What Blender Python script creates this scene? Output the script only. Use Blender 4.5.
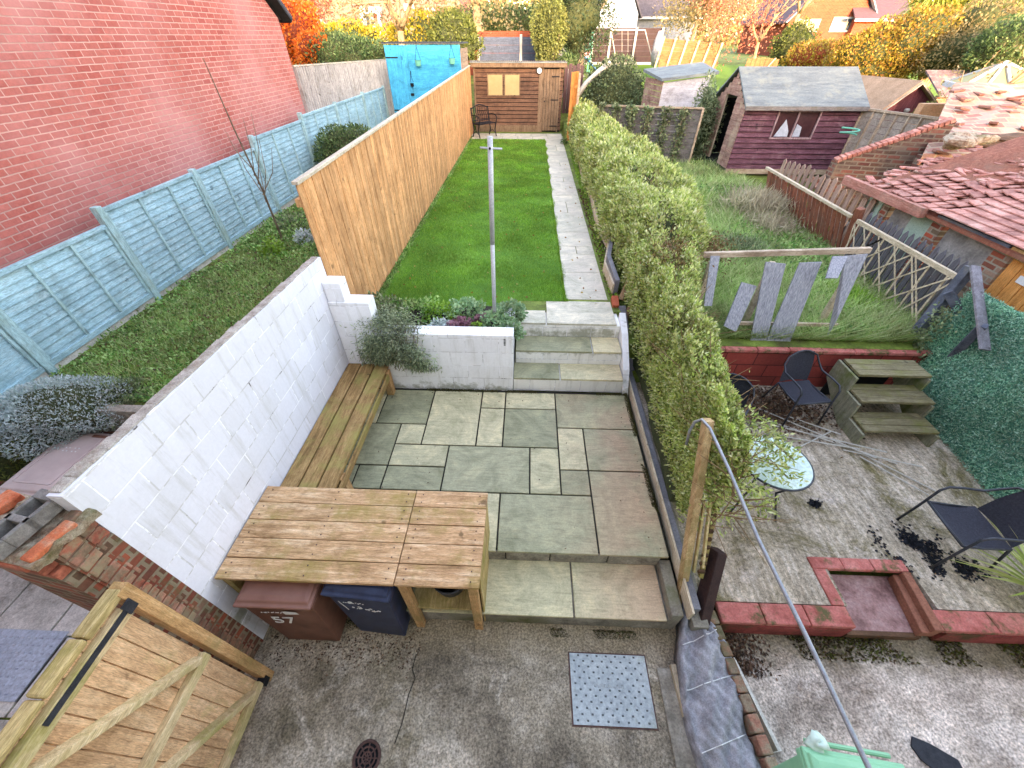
import bpy, math, random
import numpy as np
from mathutils import Vector, Matrix
R = math.radians
random.seed(7); rng = np.random.default_rng(11)
for o in list(bpy.data.objects): bpy.data.objects.remove(o)
scn = bpy.context.scene
C = scn.collection
# ------------------------------------------------------------------ camera, world, sun, exposure
CAMH = 4.3; PITCH = 41.9; YAW = 2.1; FPX = 388.0
cam = bpy.data.cameras.new('camera'); co = bpy.data.objects.new('camera', cam); C.objects.link(co)
co.location = (0, 0, CAMH); co.rotation_euler = (R(90-PITCH), 0, R(YAW))
cam.sensor_width = 36; cam.lens = 36*FPX/1024; cam.clip_start = .05; cam.clip_end = 2000
scn.camera = co
SUN_EL, SUN_AZ = 15.0, 14.0      # sun behind the camera, a little to its right
w = bpy.data.worlds.new('World'); scn.world = w; w.use_nodes = True
nt = w.node_tree; bg = nt.nodes['Background']
sky = nt.nodes.new('ShaderNodeTexSky'); sky.sky_type = 'NISHITA'; sky.sun_disc = False
sky.sun_elevation = R(SUN_EL); sky.sun_rotation = R(180-SUN_AZ)
sky.air_density = 1.0; sky.dust_density = 1.0; sky.ozone_density = .6
nt.links.new(sky.outputs[0], bg.inputs[0]); bg.inputs[1].default_value = .15
sl = bpy.data.lights.new('sun', 'SUN'); so = bpy.data.objects.new('sun', sl); C.objects.link(so)
sl.energy = .9; sl.angle = R(3); sl.color = (1, .91, .80)
sd = Vector((math.sin(R(SUN_AZ))*math.cos(R(SUN_EL)), -math.cos(R(SUN_AZ))*math.cos(R(SUN_EL)), math.sin(R(SUN_EL))))
so.rotation_euler = sd.to_track_quat('Z', 'Y').to_euler(); so.location = (3, -8, 20)
vs = scn.view_settings; vs.view_transform = 'Standard'; vs.look = 'None'; vs.gamma = 1; vs.use_curve_mapping = False
vs.exposure = 3.52
vs.use_white_balance = True; vs.white_balance_temperature = 8500; vs.white_balance_tint = 22
scn.cycles.max_bounces = 8; scn.cycles.diffuse_bounces = 5

# layout helper: camera geometry used only to measure where far things stand
_cp, _sp = math.cos(R(PITCH)), math.sin(R(PITCH))
_fw = Vector((-math.sin(R(YAW))*_cp, math.cos(R(YAW))*_cp, -_sp)); _rt = Vector((math.cos(R(YAW)), math.sin(R(YAW)), 0)); _up = _rt.cross(_fw)
def at(px, py, Y):
    d = _fw*FPX + _rt*(px-512) + _up*(384-py)
    return Vector((0, 0, CAMH)) + d*(Y/d.y)

# ------------------------------------------------------------------ materials
def c3(h):
    v = [int(h[i:i+2], 16)/255 for i in (0, 2, 4)]
    return tuple(((x/12.92) if x <= .04045 else ((x+.055)/1.055)**2.4) for x in v)
class NT:
    def __init__(s, name):
        s.m = bpy.data.materials.new(name); s.m.use_nodes = True; s.t = s.m.node_tree; s.n = s.t.nodes
        s.b = s.n['Principled BSDF']
    def new(s, typ, **kw):
        n = s.n.new(typ)
        for k, v in kw.items(): setattr(n, k, v)
        return n
    def l(s, a, b): s.t.links.new(a, b)
    def coords(s, stretch=(1, 1, 1), rnd=True):
        tc = s.new('ShaderNodeTexCoord'); mp = s.new('ShaderNodeMapping'); mp.inputs['Scale'].default_value = stretch
        s.l(tc.outputs['Object'], mp.inputs['Vector'])
        if rnd:
            oi = s.new('ShaderNodeObjectInfo'); mu = s.new('ShaderNodeMath', operation='MULTIPLY'); mu.inputs[1].default_value = 37
            s.l(oi.outputs['Random'], mu.inputs[0]); s.l(mu.outputs[0], mp.inputs['Location'])
        return mp.outputs[0]
    def noise(s, vec, scale, detail=8, rough=.6, dist=0):
        n = s.new('ShaderNodeTexNoise'); n.inputs['Scale'].default_value = scale; n.inputs['Detail'].default_value = detail
        n.inputs['Roughness'].default_value = rough; n.inputs['Distortion'].default_value = dist
        s.l(vec, n.inputs['Vector']); return n.outputs['Fac']
    def ramp(s, fac, stops):
        r = s.new('ShaderNodeValToRGB'); e = r.color_ramp.elements
        while len(e) < len(stops): e.new(.5)
        for i, (p, c) in enumerate(stops): e[i].position = p; e[i].color = (*c, 1)
        s.l(fac, r.inputs[0]); return r.outputs[0]
    def mask(s, fac, lo, hi):
        return s.ramp(fac, [(lo, (0, 0, 0)), (hi, (1, 1, 1))])
    def mix(s, f, a, b, typ='MIX'):
        m = s.new('ShaderNodeMix', data_type='RGBA', blend_type=typ)
        if isinstance(f, (int, float)): m.inputs[0].default_value = f
        else: s.l(f, m.inputs[0])
        for v, i in ((a, 6), (b, 7)):
            if isinstance(v, tuple): m.inputs[i].default_value = (*v, 1)
            else: s.l(v, m.inputs[i])
        return m.outputs[2]
    def math(s, op, a, b):
        m = s.new('ShaderNodeMath', operation=op)
        for v, i in ((a, 0), (b, 1)):
            if isinstance(v, (int, float)): m.inputs[i].default_value = v
            else: s.l(v, m.inputs[i])
        return m.outputs[0]
    def island(s, col, amt):
        g = s.new('ShaderNodeNewGeometry'); mr = s.new('ShaderNodeMapRange')
        mr.inputs['To Min'].default_value = 1-amt; mr.inputs['To Max'].default_value = 1+amt
        s.l(g.outputs['Random Per Island'], mr.inputs[0])
        h = s.new('ShaderNodeHueSaturation'); s.l(mr.outputs[0], h.inputs['Value']); s.l(col, h.inputs['Color']); return h.outputs[0]
    def bump(s, h, strength=.4, dist=.01, prev=None):
        b = s.new('ShaderNodeBump'); b.inputs['Strength'].default_value = strength; b.inputs['Distance'].default_value = dist
        s.l(h, b.inputs['Height'])
        if prev: s.l(prev, b.inputs['Normal'])
        return b.outputs[0]
    def fin(s, col, rough=.8, nrm=None, metal=0, spec=.3):
        if isinstance(col, tuple): s.b.inputs['Base Color'].default_value = (*col, 1)
        else: s.l(col, s.b.inputs['Base Color'])
        s.b.inputs['Roughness'].default_value = rough; s.b.inputs['Metallic'].default_value = metal
        s.b.inputs['Specular IOR Level'].default_value = spec
        if nrm: s.l(nrm, s.b.inputs['Normal'])
        return s.m
def dk(c, f): return tuple(x*f for x in c)
def surf(name, hexes, scale=8, stretch=(1, 1, 1), rough=.8, bump=.4, isl=0, stain=None, stain_scale=1.5, stain_lo=.5, stain_hi=.65, fine=True, metal=0, spec=.3, dist=.006, span=(.3, .7), fineamt=.45):
    n = NT(name); v = n.coords(stretch)
    f = n.noise(v, scale, 10, .65)
    k = len(hexes); cols = [c3(h) for h in hexes]
    col = n.ramp(f, [(span[0]+(span[1]-span[0])*i/max(1, k-1), cols[i]) for i in range(k)])
    if fine:
        f2 = n.noise(v, scale*9, 4, .7); col = n.mix(fineamt, col, n.ramp(f2, [(.33, (.45, .45, .45)), (.66, (1.5, 1.5, 1.5))]), 'MULTIPLY')
    if stain:
        f3 = n.noise(n.coords((1, 1, 1)), stain_scale, 8, .7)
        col = n.mix(n.mask(f3, stain_lo, stain_hi), col, c3(stain))
    if isl: col = n.island(col, isl)
    nr = n.bump(n.noise(v, scale*3, 8, .7), bump, dist)
    return n.fin(col, rough, nr, metal, spec)
def wood(name, hexes, axis, isl=.15, stain=None, sl=(.5, .62), bump=.5, scale=5, rough=.8):
    st = [9, 9, 9]; st['xyz'.index(axis)] = .9
    n = NT(name); v = n.coords(tuple(st))
    f = n.noise(v, scale*.5, 10, .7, .8); k = len(hexes)
    col = n.ramp(f, [(.28+.44*i/max(1, k-1), c3(h)) for i, h in enumerate(hexes)])
    g2 = n.noise(v, scale*4, 5, .75, .6); col = n.mix(.7, col, n.ramp(g2, [(.34, (.42, .38, .34)), (.48, (.95, .94, .92)), (.64, (1.4, 1.4, 1.4))]), 'MULTIPLY')
    dt = n.noise(n.coords((2.2, 2.2, 2.2)), 1.6, 12, .78, .4); col = n.mix(.6, col, n.ramp(dt, [(.36, (.55, .50, .44)), (.5, (1, 1, 1)), (.66, (1.25, 1.25, 1.25))]), 'MULTIPLY')
    kn = n.noise(n.coords((1, 1, 1)), 6.5, 3, .5, 0); col = n.mix(n.math('MULTIPLY', n.mask(kn, .68, .74), .7), col, dk(c3(hexes[0]), .35))
    if stain:
        f3 = n.noise(n.coords((1, 1, 1)), 2.2, 8, .7); col = n.mix(n.math('MULTIPLY', n.mask(f3, *sl), .75), col, c3(stain))
    col = n.island(col, isl)
    return n.fin(col, rough, n.bump(n.math('ADD', f, g2), bump, .004))
def brickmat(name, axes, hexes, mortar, bw=.225, rh=.078, ms=.01, isl=None, paint=False, rough=.85, crack='4a4038', off=.5, pale=None, stain=None, base=.5):
    n = NT(name); tc = n.new('ShaderNodeTexCoord'); sx = n.new('ShaderNodeSeparateXYZ'); cb = n.new('ShaderNodeCombineXYZ')
    n.l(tc.outputs['Object'], sx.inputs[0]); n.l(sx.outputs['XYZ'.index(axes[1].upper())], cb.inputs[1])
    if axes[0] == 'b':      # pick the horizontal axis from the face's direction
        sn = n.new('ShaderNodeSeparateXYZ'); n.l(tc.outputs['Normal'], sn.inputs[0]); fx = n.math('GREATER_THAN', n.math('ABSOLUTE', sn.outputs[0], 0.), .7)
        mr_ = n.new('ShaderNodeMix'); n.l(fx, mr_.inputs[0]); n.l(sx.outputs[0], mr_.inputs[2]); n.l(sx.outputs[1], mr_.inputs[3]); n.l(mr_.outputs[0], cb.inputs[0])
    else: n.l(sx.outputs['XYZ'.index(axes[0].upper())], cb.inputs[0])
    nv = n.new('ShaderNodeTexNoise'); nv.inputs['Scale'].default_value = 9; n.l(cb.outputs[0], nv.inputs['Vector'])
    va = n.new('ShaderNodeVectorMath', operation='SCALE'); va.inputs['Scale'].default_value = .012; n.l(nv.outputs['Color'], va.inputs[0])
    vb = n.new('ShaderNodeVectorMath', operation='ADD'); n.l(va.outputs[0], vb.inputs[0]); n.l(cb.outputs[0], vb.inputs[1])
    b = n.new('ShaderNodeTexBrick'); n.l(vb.outputs[0], b.inputs['Vector']); b.offset = off
    b.inputs['Scale'].default_value = 1; b.inputs['Brick Width'].default_value = bw; b.inputs['Row Height'].default_value = rh
    b.inputs['Mortar Size'].default_value = ms; b.inputs['Mortar Smooth'].default_value = .3; b.inputs['Bias'].default_value = 0
    b.inputs['Color1'].default_value = (0, 0, 0, 1); b.inputs['Color2'].default_value = (1, 1, 1, 1); b.inputs['Mortar'].default_value = (.5, .5, .5, 1)
    bc = n.ramp(b.outputs['Color'], [(i/max(1, len(hexes)-1), c3(h)) for i, h in enumerate(hexes)])
    f = n.noise(n.coords((1, 1, 1), False), 30, 8, .7)
    bc = n.mix(.12 if paint else .5, bc, n.ramp(f, [(.3, (.6, .6, .6)), (.7, (1.35, 1.35, 1.35))]), 'MULTIPLY')
    if paint:
        big = n.noise(n.coords((1, 1, 1), False), 1.6, 8, .65); cr = n.noise(n.coords((1, 1, 1), False), 3.2, 6, .7)
        cr = n.math('ADD', cr, n.math('MULTIPLY', n.noise(n.coords((1, .35, 1), False), .8, 2, .5), .12)); cr = n.math('SUBTRACT', cr, .045)
        lines = n.mix(n.mask(cr, .47, .53), c3('eeeef2'), n.mix(n.mask(cr, .61, .64), c3('c4c2c2'), c3(crack)))
        bc = n.mix(n.math('MULTIPLY', n.mask(big, .45, .7), .25), bc, c3('b9b5b0'))
        fl = n.noise(n.coords((1, 1, 1), False), 11, 8, .75); bc = n.mix(n.mask(fl, .69, .72), bc, c3('6d6256'))
        dr_ = n.noise(n.coords((7, 7, .7), False), 1.4, 8, .7); bc = n.mix(n.math('MULTIPLY', n.mask(dr_, .52, .72), .5), bc, c3('a8a498'))
        sz = n.new('ShaderNodeSeparateXYZ'); n.l(tc.outputs['Object'], sz.inputs[0]); ba = n.math('SUBTRACT', n.noise(n.coords((1, 1, 1), False), 6, 8, .7), n.math('MULTIPLY', n.math('ABSOLUTE', n.math('SUBTRACT', sz.outputs[2], base), 0.), 1.5)); bc = n.mix(n.math('MULTIPLY', n.mask(ba, .34, .5), .7), bc, c3('7c7c60'))
        col = n.mix(b.outputs['Fac'], bc, lines)
    else:
        if pale:
            h3 = n.noise(n.coords((1, 1, 1), False), 1.9, 8, .7); bc = n.mix(n.math('MULTIPLY', n.mask(h3, .5, .62), .35), bc, c3('a85c50'))
            big = n.noise(n.coords((1, 1, 1), False), .55, 6, .6); bc = n.mix(n.math('MULTIPLY', n.mask(big, .4, .65), .55), bc, c3(pale))
        mv = n.noise(n.coords((1, 1, 1), False), .9, 8, .7); mcol = n.mix(n.mask(mv, .42, .6), dk(c3(mortar), .72), c3(mortar))
        col = n.mix(b.outputs['Fac'], bc, mcol)
    if stain: col = n.mix(n.math('MULTIPLY', n.mask(n.noise(n.coords((1, 1, 1), False), 2.6, 10, .75, .8), .5, .62), .75), col, c3(stain))
    inv = n.math('SUBTRACT', 1.0, b.outputs['Fac'])
    nr = n.bump(inv, .5, .008); nr = n.bump(f, .35, .004, nr)
    return n.fin(col, rough, nr)
def leafmat(name, hexes, trans=.42, rough=.55, vari=.5):
    n = NT(name); g = n.new('ShaderNodeNewGeometry')
    k = len(hexes); col = n.ramp(g.outputs['Random Per Island'], [(i/max(1, k-1), c3(h)) for i, h in enumerate(hexes)])
    v = n.noise(n.coords((1, 1, 1)), 1.5, 6, .7); col = n.mix(vari, col, n.ramp(v, [(.36, (.66, .56, .5)), (.5, (.98, .95, .9)), (.64, (1.3, 1.4, 1.2))]), 'MULTIPLY')
    n.fin(col, rough, None, 0, .35)
    tr = n.new('ShaderNodeBsdfTranslucent'); n.l(col, tr.inputs[0]); mx = n.new('ShaderNodeMixShader'); mx.inputs[0].default_value = trans
    n.l(n.b.outputs[0], mx.inputs[1]); n.l(tr.outputs[0], mx.inputs[2]); n.l(mx.outputs[0], n.n['Material Output'].inputs[0]); return n.m
M = {}
M['ground'] = surf('earth and grass', ['4c4828', '5c6c2c', '7c9040'], 3, bump=.6)
def mk_conc(name, cols, moss='3f3f22', pale='b3aca4', s=5, grit=70, strip=0, stripc='8c7c66'):
    n = NT(name); v = n.coords((1, 1, 1), False)
    col = n.ramp(n.noise(v, s*.35, 12, .72), [(.3, c3(cols[0])), (.5, c3(cols[1])), (.68, c3(cols[2]))])
    col = n.mix(n.math('MULTIPLY', n.mask(n.noise(v, s*.6, 10, .75, .6), .52, .66), .7), col, c3(pale))
    col = n.mix(n.math('MULTIPLY', n.mask(n.noise(v, s*.22, 8, .7), .53, .66), .6), col, c3(moss))
    dm_ = n.noise(v, .95, 10, .7, .5); col = n.mix(.85, col, n.ramp(dm_, [(.38, (.42, .40, .38)), (.5, (.95, .94, .92)), (.62, (1.3, 1.28, 1.26))]), 'MULTIPLY')
    if strip:
        sx = n.new('ShaderNodeSeparateXYZ'); n.l(v, sx.inputs[0]); yy = n.math('ADD', sx.outputs[1], n.math('MULTIPLY', n.noise(v, 5, 8, .7), .35))
        col = n.mix(n.math('MULTIPLY', n.mask(n.math('MULTIPLY', yy, .5), strip-.05, strip+.05), .75), col, c3(stripc))
    sp = n.noise(v, grit, 4, .8); col = n.mix(.75, col, n.ramp(sp, [(.36, (.25, .23, .21)), (.5, (.95, .95, .95)), (.66, (1.9, 1.85, 1.8))]), 'MULTIPLY')
    mp = n.coords((40, 6, 1), False); st = n.noise(mp, 1, 4, .7); col = n.mix(.25, col, n.ramp(st, [(.35, (.55, .55, .55)), (.65, (1.3, 1.3, 1.3))]), 'MULTIPLY')
    return n.fin(col, .85, n.bump(sp, .6, .006), spec=.25)
M['yard'] = mk_conc('worn yard concrete', ['4c443c', '948878', 'c0b4a6'], '5a5234', 'd0c6ba', s=4.2, grit=55, strip=.60, stripc='94846c')
M['yardR'] = mk_conc('pale weathered concrete', ['705f54', 'bcaca2', 'dccdc4'], '5c4c34', 'ecdfd8', s=4.4, grit=50, strip=.60, stripc='5c5032')
M['conc'] = surf('old concrete', ['5d564d', '8d8579', 'a9a297'], 6, bump=.5, stain='55552f', stain_lo=.52, stain_hi=.7)
M['concpale'] = surf('pale concrete', ['a8a29a', 'c8c2ba', 'dcd6ce'], 7, bump=.4, stain='6c6454', stain_scale=2, stain_lo=.55, stain_hi=.68)
M['rubble'] = surf('rubble mortar', ['4a4030', '9c7f6a', 'b8a894', '7d6f58'], 14, bump=1, dist=.02, stain='5f6030')
M['block'] = surf('grey concrete block', ['5a5753', '77736f', '8b8783'], 20, bump=.3)
def slabmat(name, sand, green, dark, pink):
    n = NT(name); g = n.new('ShaderNodeNewGeometry'); v = n.coords((1, 1, 1), False); r = g.outputs['Random Per Island']
    base = n.ramp(r, [(0, c3(green)), (.3, c3(dark)), (.65, c3(sand)), (1, c3(sand))])
    rv = n.new('ShaderNodeVectorMath', operation='ADD'); cb = n.new('ShaderNodeCombineXYZ'); n.l(n.math('MULTIPLY', r, 29.), cb.inputs[0]); n.l(n.math('MULTIPLY', r, 13.), cb.inputs[1])
    n.l(v, rv.inputs[0]); n.l(cb.outputs[0], rv.inputs[1]); v2 = rv.outputs[0]
    a = n.noise(v2, 2.2, 10, .7, 1.5); col = n.mix(.8, base, n.ramp(a, [(.3, (.50, .54, .42)), (.5, (.98, .99, .92)), (.68, (1.42, 1.36, 1.2))]), 'MULTIPLY')
    sx = n.new('ShaderNodeSeparateXYZ'); n.l(n.coords((1, 1, 1), False), sx.inputs[0])
    mr = n.new('ShaderNodeMapRange'); mr.inputs['From Min'].default_value = .3; mr.inputs['From Max'].default_value = 1.3; n.l(sx.outputs[0], mr.inputs[0])
    pk = n.math('MULTIPLY', mr.outputs[0], n.mask(n.noise(v, 1.3, 5, .6), .4, .6)); col = n.mix(n.math('MULTIPLY', pk, .6), col, c3(pink))
    mv = n.new('ShaderNodeMapping'); mv.inputs['Scale'].default_value = (2, 14, 1); mv.inputs['Rotation'].default_value = (0, 0, .5); n.l(v2, mv.inputs[0])
    e = n.noise(mv.outputs[0], 1.2, 8, .75, 2.5); col = n.mix(.5, col, n.ramp(e, [(.38, (.62, .62, .6)), (.5, (1.05, 1.05, 1.05)), (.64, (1.3, 1.3, 1.3))]), 'MULTIPLY')
    fi = n.noise(v, 60, 5, .8); col = n.mix(.4, col, n.ramp(fi, [(.3, (.5, .5, .5)), (.7, (1.5, 1.5, 1.5))]), 'MULTIPLY')
    return n.fin(col, .6, n.bump(n.math('ADD', e, a), .5, .01), spec=.35)
M['slab'] = slabmat('riven sandstone slabs', 'c0b698', 'a6a288', '949278', 'bc9078')
M['pathslab'] = slabmat('pale sandstone path slabs', 'bfb8aa', 'b0ac9d', 'b8b2a4', 'b9ada2')
M['joint'] = surf('dark joint', ['1d1c17', '2e2b22'], 20)
M['white'] = brickmat('white painted blocks', 'yz', ['d2d2d8', 'dcdce4'], 'c9c8ca', .44, .225, .006, paint=True)
M['whitex'] = brickmat('white painted blocks across', 'xz', ['e6e6e8', 'eeeef0'], 'c4c2c0', .44, .225, .006, paint=True, base=0.0)
M['whitestep'] = brickmat('white painted step blocks', 'xz', ['e4e2dc', 'efede8'], 'c4c0b8', .36, .3, .005, paint=True)
M['brick'] = brickmat('old red brick end', 'yz', ['8a3a2c', '6b5a48', 'b0503a', '7a4436', 'a8907a'], 'a49684', .225, .078, .014)
M['brickx'] = brickmat('old red brick', 'bz', ['7c3a2e', '5c4436', '98503c', '6a3c30', '8c6c5c'], '94846f', .225, .078, .013, stain='5c5a3c')
M['rubblewall'] = brickmat('weathered garden brick', 'bz', ['6c3c34', '54403a', '8a5244', '5c4438', '7c6458'], '8c7c6c', .225, .078, .014, stain='8c7460')
M['rooftiles'] = brickmat('rubble brick roof', 'xy', ['94605a', 'ac786c', 'c09488', '84645a'], 'b8a490', .30, .16, .02, stain='9c8c70')
M['house'] = brickmat('salmon red brick gable', 'yz', ['b0584e', 'b46056', 'be6c62', 'a8524a'], 'd09c90', .225, .078, .008, pale='d09490')
M['plaindark'] = surf('dark bargeboard paint', ['202226', '2c2e33'], 10)
M['bluefence'] = wood('duck egg painted fence wood', ['7ea6b2', '98bec8', 'b6d4da'], 'y', .09, '7fa0a4', (.52, .72), .6)
M['bluepost'] = wood('duck egg painted posts', ['84aab0', '9ec2c6', 'b4d2d4'], 'z', .05, '8a9c84', (.5, .72))
M['tan'] = wood('new golden fence boards', ['a8744a', 'cc9464', 'e0b084'], 'z', .2, 'a07048', (.52, .72), .35)
M['tancap'] = wood('pale weathered capping', ['a39685', 'c2b5a2', 'd5cab9'], 'y', .05)
M['table'] = wood('weathered decking boards', ['8c6844', 'c89c74', 'ecccaa'], 'x', .16, '94803e', (.50, .66), .7)
M['bench'] = wood('brown bench boards', ['6c5030', 'a07c50', 'c4a070'], 'y', .18, '9a9050', (.48, .62), .6)
M['postwood'] = wood('treated softwood', ['a0744a', 'c29466', 'd6b084'], 'z', .1, '8e7b4c', (.5, .65))
M['gate'] = wood('gate boards', ['b08462', 'd0a680', 'e2bf9c'], 'z', .13, 'a89a60', (.56, .74))
M['gaterail'] = wood('gate rails', ['b89c74', 'd2b890', 'e2ceac'], 'y', .12, '8f8a3e', (.5, .66))
M['mossy'] = wood('mossy gate top', ['8a7848', 'ac9464', 'c8ae80'], 'y', .1, '7e7836', (.46, .6))
M['grey_fence'] = wood('silvered fence boards', ['94908e', 'b8b4b2', 'd0cac6'], 'z', .08)
M['blueshed'] = wood('bright blue shed paint', ['1484b0', '1c9ac6', '34acd2'], 'x', .04, bump=.3)
M['blueshedz'] = wood('bright blue door paint', ['1484b0', '1c9ac6', '34acd2'], 'z', .05, bump=.3)
M['shedside'] = wood('brown shed side cladding', ['77604f', '9c8470', 'b39c88'], 'y', .1)
M['shed'] = wood('brown shed cladding', ['4a3428', '6a4c3c', '7c5e4c'], 'x', .1, '402e24', (.5, .7))
M['sheddoor'] = wood('brown shed door', ['5a4434', '76604c', '8a725c'], 'z', .12)
M['blind'] = surf('cream window blind', ['a08c64', 'ac986e'], 5, fine=False, bump=.05)
M['purple'] = wood('faded maroon cladding', ['3c2028', '5c3844', '785460'], 'x', .16, '806468', (.55, .7), .6)
M['purpley'] = wood('flaking shed end cladding', ['6a4640', '9a7468', 'b89a88'], 'y', .15, 'b79f86', (.5, .65), .6)
M['felt'] = surf('grey green roofing felt', ['585e62', '6a7274', '7c8482'], 3, stretch=(.6,3,3), bump=.6, stain='8a8c80', stain_lo=.52, stain_hi=.7)
M['feltpink'] = surf('sunny tan roofing felt', ['7c6450', '8c7460', '987e6a'], 4, bump=.4)
M['maroon'] = wood('maroon shed boards', ['4e2226', '68343a', '7a464a'], 'z', .08)
M['greywood'] = wood('silver grey boards', ['4e4a4a', '6c6868', '86807e'], 'x', .12, '5c5a44', (.55, .7), .6)
M['greywoodz'] = wood('silver grey upright boards', ['5d5b61', '7a7880', '94929a'], 'z', .12, bump=.6)
M['slatblue'] = surf('weathered grey cladding strip', ['686a74', '92949e', 'b4b6bc'], 5, stretch=(14, 14, .6), bump=.7)
M['palewood'] = wood('bleached rail wood', ['8f7a68', 'b09c88', 'c7b6a2'], 'x', .12, '7c6450', (.5, .68))
M['palewoody'] = wood('bleached lattice wood', ['9a8a74', 'bfae96', 'd0c2ac'], 'y', .12)
M['redpale'] = wood('red brown paling', ['6c3a2c', '8c5240', 'a56e58'], 'z', .15, '7a5c4c', (.5, .7))
M['slate'] = surf('slate blue paint', ['3e424e', '545966', '666b78'], 7, bump=.4, stain='6c6a66')
M['orangewood'] = wood('orange stained boards', ['b06a34', 'c98546', 'dba064'], 'z', .1)
M['deck'] = None
def deckmat():
    n = NT('mossy grooved deck'); v = n.coords((6, 1, 1), False)
    f = n.noise(v, 3, 10, .75); col = n.ramp(f, [(.3, c3('7c6e5e')), (.5, c3('b0a08e')), (.7, c3('d4c6b8'))])
    v1 = n.coords((1, 1, 1), False)
    col = n.mix(n.math('MULTIPLY', n.mask(n.noise(v1, 1.1, 14, .8, .9), .46, .58), .85), col, c3('62582f'))
    col = n.mix(n.math('MULTIPLY', n.mask(n.noise(v1, 2.6, 12, .75, .5), .55, .68), .8), col, c3('c4b5ac'))
    sp = n.noise(v1, 38, 6, .8); col = n.mix(.9, col, n.ramp(sp, [(.34, (.3, .28, .24)), (.5, (.95, .95, .95)), (.66, (1.7, 1.6, 1.55))]), 'MULTIPLY')
    col = n.island(col, .1)
    return n.fin(col, .9, n.bump(n.math('ADD', f, sp), .7, .008))
M['deck'] = deckmat()
M['stepwood'] = wood('green mossy step treads', ['5c5440', '7e7458', '9a9076'], 'x', .1, '707038', (.5, .66), .7)
M['redpaint'] = surf('flaking red masonry paint', ['74302c', 'b0504c', 'c4666a'], 5, bump=.6, stain='5a4a30', stain_scale=3, stain_lo=.53, stain_hi=.64)
M['redwall'] = brickmat('red painted blocks', 'xz', ['8a3a32', '9c4038', '7a3630'], '5a2a24', .44, .22, .008)
M['redtop'] = surf('pinkish painted coping bricks', ['94483e', 'b8665e', 'c87e74'], 6, bump=.7, stain='5c5434', stain_scale=4, stain_lo=.51, stain_hi=.60)
M['grnscreen'] = leafmat('faded artificial leaf screening', ['4c8c78', '6cac94', '8cc8ac', 'b4dccc', '7c9c84'], .2, vari=.7)
M['grnback'] = surf('green screening mesh', ['3c7868', '54907e'], 20)
M['pipe'] = surf('galvanised steel', ['7f8388', '9a9ea3'], 30, metal=.6, rough=.45, bump=.05)
M['polewhite'] = surf('pale galvanised pole', ['a5a7aa', 'bcbec2'], 8, rough=.5, metal=.2, bump=.05)
M['iron'] = surf('black cast iron', ['15161a', '22242a'], 30, rough=.5, metal=.4)
M['tube'] = surf('dark grey steel tube', ['34363c', '4c4e55'], 20, rough=.45, metal=.5, bump=.05)
M['mesh'] = surf('charcoal woven seat', ['26272f', '3a3b46'], 60, rough=.8, bump=.3)
M['glass_top'] = surf('frosted pale glass table top', ['9fb8b0', 'b8cdc4', 'c9dad2'], 3, rough=.25, bump=.03, spec=.6)
M['binbrown'] = surf('brown bin plastic', ['5a3a2e', '724a3c', '80584a'], 4, rough=.5, bump=.05, fine=False)
M['binlid'] = surf('pinkish brown lid plastic', ['80574c', '94695e'], 4, rough=.45, bump=.05, fine=False)
M['binpale'] = surf('faded brown lid', ['b09a96', 'c4b0ab'], 4, rough=.55, bump=.05, fine=False)
M['binblue'] = surf('navy bin plastic', ['1b2338', '27304a', '33405c'], 5, rough=.4, bump=.05, fine=False)
M['binmint'] = surf('mint green bin plastic', ['6fb08c', '86c49f'], 3, rough=.45, bump=.03, fine=False)
M['mark'] = surf('white marking', ['c9c9c9', 'dddddd'], 60, bump=.0, fine=False)
M['steelplate'] = surf('galvanised cover plate', ['858d90', '9ca4a6', 'aeb5b5'], 3, rough=.5, metal=.25, bump=.1, stain='8c8e6c', stain_scale=2, stain_lo=.55, stain_hi=.75)
M['plateblue'] = surf('blue grey cover plate', ['a4aebc', 'b8c2d0'], 4, rough=.5, bump=.1)
M['rust'] = surf('rusty iron', ['4a3530', '6a4c46'], 30, rough=.7)
M['black'] = surf('void shade and plain black', ['0c0c0d', '16161a'], 10)  # near black: shade put into holes, gaps and hollows; also plain black parts
M['fabric'] = surf('grey woven weed membrane', ['706f74', '8e8d93', 'aaa9ae'], 3, stretch=(3, 3, 3), bump=.6, spec=.2)
M['fabricd'] = surf('dark grey membrane', ['605f64', '7e7d82'], 6, bump=.6)
M['tiles'] = surf('pink red roof tiles', ['8c544c', 'b47c70', 'c89c90'], 3, bump=.5, isl=.22)
M['tileold'] = surf('rubble brick roof', ['5c362c', '7c5046', '946e62', '6c503c'], 5, bump=.9, isl=.25, stain='9a8c6c', stain_lo=.5)
M['pinkbeam'] = wood('flaking pink fascia', ['94584a', 'b4786a', 'c49a8c'], 'y', .1, '6f5c50', (.5, .65))
M['mintboard'] = surf('pale mint board', ['8fa898', 'a4b8a8'], 6)
M['render'] = surf('patchy grey render', ['6f6a66', '8c8782', 'a39e98'], 3, bump=.6)
M['whitehouse'] = surf('white render', ['a0a4ac', 'acb0b8'], 3, bump=.1, fine=False)
M['slateroof'] = surf('grey slate tiles', ['3c383e', '4e4a50', '605a60'], 6, bump=.8)
M['brownpanel'] = wood('dark brown fence panels', ['2e2222', '3c2c2c', '4a3634'], 'x', .1)
M['greypanel'] = wood('blue grey fence panels', ['343c4c', '465060', '566070'], 'x', .08)
M['orangepanel'] = wood('orange lap panels', ['7a482c', '8c5838', '9c6a4a'], 'x', .08)
M['concpost'] = surf('concrete post', ['a7a29a', 'bdb8b0'], 10, bump=.3)
M['brickfar'] = brickmat('distant red brick', 'xz', ['a0523c', 'b05e46', '96483a'], 'b89a88', .225, .075, .01)
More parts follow.
